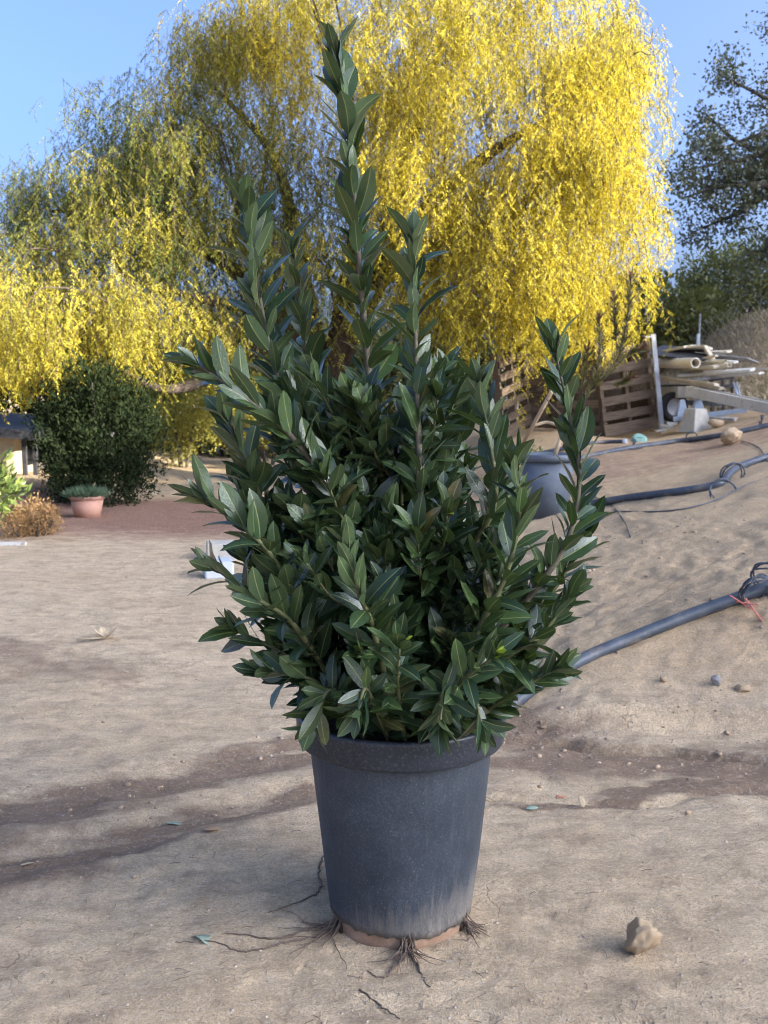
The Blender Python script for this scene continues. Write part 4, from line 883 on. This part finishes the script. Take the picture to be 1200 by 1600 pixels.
LD = [
 (B(-.01, 0), [(608, 900, 0), (588, 700, .02), (572, 540, .02), (560, 400, 0), (548, 240, 0), (527, 92, 0)], dict(leaf_from=.42, gap=.0135, size=.108, r0=.013, amax=42, amin=24)),
 (B(.03, -.04), [(658, 900, -.12), (655, 720, -.14), (650, 560, -.12), (648, 392, -.10)], dict(leaf_from=.34, gap=.0125, size=.106, r0=.011, amax=44, amin=20)),
 (B(-.05, 0), [(540, 880, .0), (468, 690, .0), (425, 560, .0), (402, 440, .0), (386, 325, .0)], dict(leaf_from=.40, gap=.0125, size=.104, r0=.010, amax=42, amin=24)),
 (B(-.02, .05), [(540, 850, .1), (500, 680, .1), (478, 540, .1), (458, 395, .1)], dict(leaf_from=.42, gap=.0125, size=.10, r0=.009, amax=45, amin=20)),
 (B(-.04, -.05), [(540, 830, -.12), (470, 700, -.18), (392, 628, -.22), (312, 572, -.22)], dict(leaf_from=.45, gap=.0125, size=.104, r0=.009, amax=42, amin=22)),
 (B(-.06, 0), [(470, 920, -.06), (410, 790, -.12), (385, 720, -.14), (358, 662, -.14)], dict(leaf_from=.40, gap=.0125, size=.10, r0=.008, amax=48, amin=20)),
 (B(-.06, -.05), [(480, 970, -.16), (425, 870, -.24), (375, 820, -.26), (322, 782, -.24)], dict(leaf_from=.32, gap=.0125, size=.10, r0=.008, amax=52, amin=20, bud=True)),
 (B(-.07, -.07), [(470, 990, -.22), (400, 935, -.28), (338, 890, -.24)], dict(leaf_from=.30, gap=.012, size=.098, r0=.007, amax=55, amin=22)),
 (B(.06, 0), [(720, 1050, -.08), (820, 940, -.12), (884, 850, -.13), (905, 750, -.12), (890, 650, -.12), (868, 552, -.12)], dict(leaf_from=.40, gap=.0145, size=.104, r0=.010, amax=46, amin=20)),
 (B(.05, -.03), [(720, 900, -.12), (772, 790, -.18), (766, 690, -.16), (748, 605, -.14)], dict(leaf_from=.38, gap=.0135, size=.10, r0=.008, amax=50, amin=22, bud=True)),
 (B(.03, .05), [(690, 850, .1), (712, 700, .12), (700, 590, .12)], dict(leaf_from=.40, gap=.0145, size=.10, r0=.008, amax=50, amin=22)),
 (B(.06, -.06), [(740, 1000, -.22), (790, 900, -.26), (812, 800, -.26), (806, 735, -.26)], dict(leaf_from=.30, gap=.013, size=.098, r0=.008, amax=52, amin=20)),
 (B(.0, -.1), [(585, 990, -.26), (562, 930, -.33), (545, 862, -.34)], dict(leaf_from=.30, gap=.0125, size=.095, r0=.007, amax=58, amin=22)),
 (B(.01, -.12), [(622, 1080, -.28), (624, 1012, -.35)], dict(leaf_from=.2, gap=.012, size=.085, r0=.005, amax=70, amin=30, bud=True)),
 (B(.08, -.03), [(780, 1040, -.18), (850, 985, -.22), (892, 932, -.22)], dict(leaf_from=.30, gap=.0125, size=.095, r0=.007, amax=55, amin=25, bud=True)),
 (B(.08, -.08), [(790, 1090, -.2), (862, 1050, -.24)], dict(leaf_from=.25, gap=.012, size=.095, r0=.006, amax=62, amin=28)),
 (B(.06, -.1), [(710, 1080, -.26), (768, 1028, -.34)], dict(leaf_from=.25, gap=.0125, size=.09, r0=.006, amax=66, amin=30, bud=True)),
 (B(-.07, -.06), [(500, 1070, -.2), (425, 1050, -.22)], dict(leaf_from=.25, gap=.0125, size=.095, r0=.006, amax=60, amin=25)),
 (B(-.07, -.04), [(470, 1040, -.14), (372, 985, -.18)], dict(leaf_from=.28, gap=.0125, size=.098, r0=.006, amax=58, amin=24)),
 (B(-.07, -.08), [(520, 1080, -.26), (495, 1120, -.28)], dict(leaf_from=.15, gap=.012, size=.085, r0=.005, amax=72, amin=38)),
 (B(.05, -.12), [(690, 1085, -.30), (688, 1125, -.36)], dict(leaf_from=.15, gap=.0115, size=.085, r0=.005, amax=74, amin=40)),
 (B(.08, -.1), [(735, 1090, -.26), (752, 1128, -.30)], dict(leaf_from=.15, gap=.012, size=.085, r0=.005, amax=74, amin=40)),
 (B(-.02, -.1), [(575, 1080, -.30), (560, 1105, -.34)], dict(leaf_from=.15, gap=.012, size=.085, r0=.005, amax=72, amin=35)),
 (B(.1, -.02), [(800, 1010, -.05), (880, 900, -.05), (915, 830, -.05)], dict(leaf_from=.40, gap=.0135, size=.10, r0=.007, amax=55, amin=25)),
 (B(-.05, .06), [(480, 950, .15), (400, 830, .18), (372, 760, .18)], dict(leaf_from=.40, gap=.0135, size=.10, r0=.007, amax=52, amin=25)),
]
random.seed(11)
for b_, pix, kw in LD: px_shoot(b_, pix, **kw)
# the mass of shorter side shoots filling the body of the shrub
ENV = [(540, 450, 690), (620, 400, 780), (700, 372, 800), (780, 325, 830), (860, 330, 890), (930, 340, 900), (1000, 365, 890), (1060, 415, 860), (1120, 480, 790)]
ey, el, er = [np.array(c) for c in zip(*ENV)]
random.seed(23)
for k in range(166):
    y = random.uniform(600, 1085) if k % 4 else random.uniform(780, 1085); l_, r_ = float(np.interp(y, ey, el)), float(np.interp(y, ey, er)); cx = (l_ + r_) / 2; hw = (r_ - l_) / 2
    a = random.uniform(0, 6.28); rr = math.sqrt(random.uniform(.12, .80)); x = cx + hw * rr * math.cos(a) * .92; dep = hw / FPX * PY * .85 * rr * math.sin(a)
    tip = W(x, y, PY + dep); ax = Vector((PX + (tip.x - PX) * .25, PY + (tip.y - PY) * .25, tip.z)); out = Vector((tip.x - PX, tip.y - PY, 0)); o_ = out.normalized() if out.length > 1e-3 else Vector((0, -1, 0))
    L = random.uniform(.15, .24); low = sm(np.array([(y - 900) / 200]))[0]; dirv = (o_ * (.45 + .5 * rr + .3 * low) + Vector((0, 0, 1.0 - .55 * low)) + Vector((random.uniform(-.25, .25), random.uniform(-.25, .25), random.uniform(-.1, .2)))).normalized()
    st = tip - dirv * L; st.z = max(st.z, .445); mid = (st + tip) / 2 - Vector((0, 0, .012)) + o_ * .01
    shoot([st, mid, tip], .12, .0125, random.uniform(.082, .102), .004, .0018, 5, 66, 24, bud=(random.random() < .2))
    # twig joining it to the middle of the shrub
    hub = Vector((PX + (st.x - PX) * .3, PY + (st.y - PY) * .3, max(.42, st.z - .14))); STEMS.append((spline([hub, (hub + st) / 2 + Vector((0, 0, .01)), st], 4), .005, .004))
print('laurel leaves', len(LEAVES))

def build_laurel():
    o = empty('laurel_shrub', (PX, PY, .415)); tag(o, 'tall dark green bay laurel shrub with upright leafy shoots in the foreground pot', 'shrub'); c0 = Vector(o.location)
    for i, (sp, r0, r1) in enumerate(STEMS):
        MB().tube([p - c0 for p in sp], list(np.linspace(r0, r1, len(sp))), 8).build('stem' if i < len(LD) else 'twig', M['stemwood'] if r0 >= .009 else M['stemgreen'], o, True)
    # which leaves show largest from where the photographer stands
    VA = []; FA = []; own = []; off = 0
    for i, (Mx, k, yg) in enumerate(LEAVES):
        V, F, _ = variants[k]; m = np.array(Mx); v = V @ m[:3, :3].T + m[:3, 3]; VA.append(v); FA.append(F + off); off += len(v); own += [i] * len(F)
    bv = BVHTree.FromPolygons([tuple(v) for v in np.concatenate(VA)], [tuple(int(q) for q in f) for f in np.concatenate(FA)])
    eye = Vector((0, 0, CAM_H)); score = []
    for i, v in enumerate(VA):
        d = v - np.array(eye); u_ = d[:, 0] / d[:, 1]; w_ = d[:, 2] / d[:, 1]
        F = variants[LEAVES[i][1]][1]; ar = 0.0
        for f in F:
            x_, y_ = u_[f], w_[f]; ar += abs(np.dot(x_, np.roll(y_, 1)) - np.dot(y_, np.roll(x_, 1))) / 2
        vis = 0; samp = [v[j_] for j_ in (10, 11, 13, 14, 16, 17, 18, 21, 23, 27)]
        for q in samp:
            q = Vector(q); dr = (q - eye); hit = bv.ray_cast(eye, dr.normalized(), dr.length + .01)
            if hit[2] is not None and own[hit[2]] == i: vis += 1
        score.append(ar * vis / len(samp))
    order = np.argsort(-np.array(score)); top = set(int(q) for q in order[:300])
    inv = Matrix.Translation(-c0)
    for i in top:
        Mx, k, yg = LEAVES[i]; l = bpy.data.objects.new('leaf', variant_mesh(k, yg)); COL.objects.link(l); l.parent = o; l.matrix_local = inv @ Mx
    V = []; F = []; rb = []; tn = []; yn = []; sr = []; off = 0
    for i, (Mx, k, yg) in enumerate(LEAVES):
        if i in top: continue
        v, f, rib = variants[k]; V.append(VA[i] - np.array(c0)); F.append(f + off); off += len(v); rb.append(rib); tn.append(np.full(len(v), min(1, max(0, vt[k] + random.uniform(-.15, .15))))); yn.append(np.full(len(v), yg)); sr.append(np.full(len(v), SERE[k]))
    me = np_mesh('foliage', np.concatenate(V), np.concatenate(F), {'rib': np.concatenate(rb), 'tint': np.concatenate(tn), 'young': np.concatenate(yn), 'sere': np.concatenate(sr)}, True)
    k = link_mesh('foliage', me, M['laurel'], o); k['kind'] = 'stuff'
    # roots escaping through the drain holes
    rr = random.Random(4)
    def root(p, ang, L, r, wob=.35, drop=True):
        pts = [Vector(p)]; a = ang; n = max(4, int(L / .018)); 
        for i in range(n):
            a += rr.uniform(-wob, wob); q = pts[-1] + Vector((math.cos(a), math.sin(a), 0)) * (L / n); g = tz(q.x, q.y) + r * .6
            q.z = g + max(0, (pts[-1].z - g)) * .45 + rr.uniform(0, .003); pts.append(q)
        return pts
    for (ang, n, Lm, r) in ((-1.50, 24, .085, .0016), (-2.62, 22, .16, .0015), (-.52, 20, .06, .0018)):
        mb = MB()
        for i in range(n):
            p = Vector((PX + math.cos(ang) * .153 + rr.uniform(-.012, .012), PY + math.sin(ang) * .153 + rr.uniform(-.012, .012), rr.uniform(.012, .05)))
            pts = root(p, ang + rr.uniform(-.7, .7), Lm * rr.uniform(.3, 1.1), r, .4); mb.tube([q - c0 for q in pts], list(np.linspace(r * rr.uniform(.6, 1.3), r * .3, len(pts))), 5)
        mb.build('root_tuft', M['root'], o)
    for pix in ([(500, 1465), (440, 1478), (380, 1490), (330, 1475), (275, 1478)], [(500, 1450), (430, 1470), (370, 1462), (300, 1470)], [(505, 1340), (497, 1370), (500, 1392), (470, 1410), (420, 1430)], [(640, 1490), (655, 1520), (670, 1545)], [(560, 1548), (590, 1572), (625, 1598)], [(630, 1500), (600, 1530), (575, 1520)]):
        pts = spline([G(*q) + Vector((0, 0, .002)) for q in pix], 8)
        pts = [q + Vector((rr.uniform(-.004, .004), rr.uniform(-.004, .004), 0)) for q in pts]; MB().tube([q - c0 for q in pts], list(np.linspace(.0028, .001, len(pts))), 5).build('root', M['root'], o)
build_laurel()

# ------------------------------------------------------------------ litter on the ground
def litter_leaf(px, py, L, wd, yaw, mat, label, name='fallen_leaf', stand=.0, cat='leaf'):
    p = G(px, py); V, F, _ = leaf_variant(40 + px % 9); V = V * np.array([wd / .33, L, L]); me = np_mesh(name, V, F, None, True); o = link_mesh(name, me, M[mat]); o.location = p + Vector((0, 0, .006)); o.rotation_euler = (stand, random.uniform(-.2, .2), yaw)
    s_ = o.modifiers.new('thickness', 'SOLIDIFY'); s_.thickness = .0008; tag(o, label, cat)
litter_leaf(258, 1290, .062, .022, -1.7, 'greyleaf', 'pale green fallen leaf in the rut left of the large pot')
litter_leaf(318, 1300, .040, .028, -1.4, 'brownleaf', 'small brown fallen leaf right of the pale green leaf')
litter_leaf(870, 1250, .036, .026, -1.0, 'redleaf', 'orange-red fallen leaf on the dirt right of the large pot')
litter_leaf(912, 1266, .036, .014, .1, 'deadleaf', 'small yellow leaf standing in the rut beside the orange-red leaf', stand=.7)
litter_leaf(822, 1268, .036, .018, -1.3, 'greyleaf', 'pale green fallen leaf close to the large pot in the right rut')
litter_leaf(305, 1468, .075, .024, -1.9, 'greyleaf', 'dull green fallen leaf among the roots left of the large pot')
litter_leaf(32, 1356, .034, .014, -.9, 'deadleaf', 'small pale leaf in the lower rut near the left edge')
def dried_flower():
    p = G(165, 1000); o = empty('dried_flower', p + Vector((0, 0, .006)), (0, 0, .2)); tag(o, 'dried papery flower head with stalk lying on the dirt at left', 'flower')
    for k in range(6):
        V, F, _ = leaf_variant(50 + k); V = V * np.array([.085, .075, .075]); c = link_mesh('petal', np_mesh('petal', V, F, None, True), M['deadleaf'], o); c.rotation_euler = (random.uniform(.25, .8), 0, -1.5 + k * .62)
    MB().tube([Vector((0, 0, .004)), Vector((-.07, -.01, .006)), Vector((-.13, -.005, .004))], [.005, .004, .005], 6).build('stalk', M['deadleaf'], o, True)
dried_flower()
# loose gravel and bits of straw, uncountable
import bmesh as _b
bm = _b.new(); _b.ops.create_icosphere(bm, subdivisions=1, radius=1); IV = np.array([v.co[:] for v in bm.verts]); IF = np.array([[v.index for v in f.verts] for f in bm.faces]); bm.free()
def scatter(n, ymin, ymax, smin, smax, name, mat, label, flatk=.6, seed=0):
    r2 = np.random.default_rng(seed); y = ymin + (ymax - ymin) * r2.random(n) ** 1.5; x = (r2.random(n) * 2 - 1) * (.42 * y + .1); s = smin + (smax - smin) * r2.random(n) ** 4
    clus = fbm(x * 2.2, y * 2.2, 3, 5) ; k = (clus + r2.random(n) * .7) > .12; x, y, s = x[k], y[k], s[k]; n = len(x); z = tza(x, y); V = []
    for i in range(n):
        v = IV * (1 + .75 * (r2.random((len(IV), 1)) - .5)) * np.array([s[i] * r2.uniform(.7, 1.5), s[i] * r2.uniform(.7, 1.3), s[i] * flatk]); a = r2.random() * 6.28; ca, sa = math.cos(a), math.sin(a)
        V.append(v @ np.array([[ca, sa, 0], [-sa, ca, 0], [0, 0, 1]]) + np.array([x[i], y[i], z[i] + s[i] * .05]))
    V = np.concatenate(V); F = (IF[None] + (np.arange(n) * len(IV))[:, None, None]).reshape(-1, 3)
    tag(link_mesh(name, np_mesh(name, V, F, None, False), M[mat]), label, 'gravel', kind='stuff')
def clods():
    r2 = np.random.default_rng(31); n = 5200; y = 2.6 + 3.6 * r2.random(n); x = -1.6 + 4.0 * r2.random(n); d = np.abs(y - toe(x))
    wgt = np.where(x > .25, .10 + .8 * np.exp(-(d / .16) ** 2), 0) + .35 * (seg_mask(x, y, RUT1, [.2] * 6) > 0) * (x < 0) + .35 * (seg_mask(x, y, RUT2, [.16] * 6) > 0) * (x < 0) + .5 * (seg_mask(x, y, RUT3, [.2] * 5) > 0) + .02
    k = r2.random(n) < wgt; x, y = x[k], y[k]; n = len(x); s = .003 + .009 * r2.random(n) ** 3.5; z = tza(x, y); V = []
    for i in range(n):
        v = IV * (1 + .8 * (r2.random((len(IV), 1)) - .5)) * s[i] * np.array([r2.uniform(.8, 1.5), r2.uniform(.7, 1.2), r2.uniform(.5, .8)]); a = r2.random() * 6.28; ca, sa = math.cos(a), math.sin(a)
        V.append(v @ np.array([[ca, sa, 0], [-sa, ca, 0], [0, 0, 1]]) + np.array([x[i], y[i], z[i] + s[i] * .1]))
    V = np.concatenate(V); F = (IF[None] + (np.arange(n) * len(IV))[:, None, None]).reshape(-1, 3)
    tag(link_mesh('dirt_clods', np_mesh('dirt_clods', V, F, None, False), M['clod']), 'loose dirt crumbs along the bank and wheel ruts', 'dirt', kind='stuff')
M['clod'] = pmat('dirt_clod', (0.26, 0.185, 0.12), (0.46, 0.34, 0.23), 9, 0.95, 0.4, 0.003)
clods()
scatter(6500, 1.7, 7.5, .0010, .0045, 'gravel', 'pebble', 'fine loose gravel scattered over the dirt', seed=3)
r3 = np.random.default_rng(9); n = 1300; y = 1.7 + 6.5 * r3.random(n) ** 1.6; x = (r3.random(n) * 2 - 1) * (.42 * y + .1); k = (fbm(x * 1.6, y * 2.4, 3, 15) + .5 * r3.random(n)) > .22; x, y = x[k], y[k]; n = len(x)
mb = MB()
for i in range(n):
    a = r3.normal() * .7 + (1.57 if r3.random() < .25 else 0); L = r3.uniform(.006, .032); dx, dy = math.cos(a) * L, math.sin(a) * L; z0 = tz(x[i], y[i]) + .0015; z1 = tz(x[i] + dx, y[i] + dy) + .002; rr_ = r3.uniform(.0004, .0010)
    mb.tube([(x[i], y[i], z0), (x[i] + dx * .5 + r3.normal() * .002, y[i] + dy * .5, (z0 + z1) / 2 + .002), (x[i] + dx, y[i] + dy, z1)], rr_, 3, False)
tag(mb.build('straw_litter', M['twig']), 'bits of straw and twig strewn over the dirt', 'litter', kind='stuff')
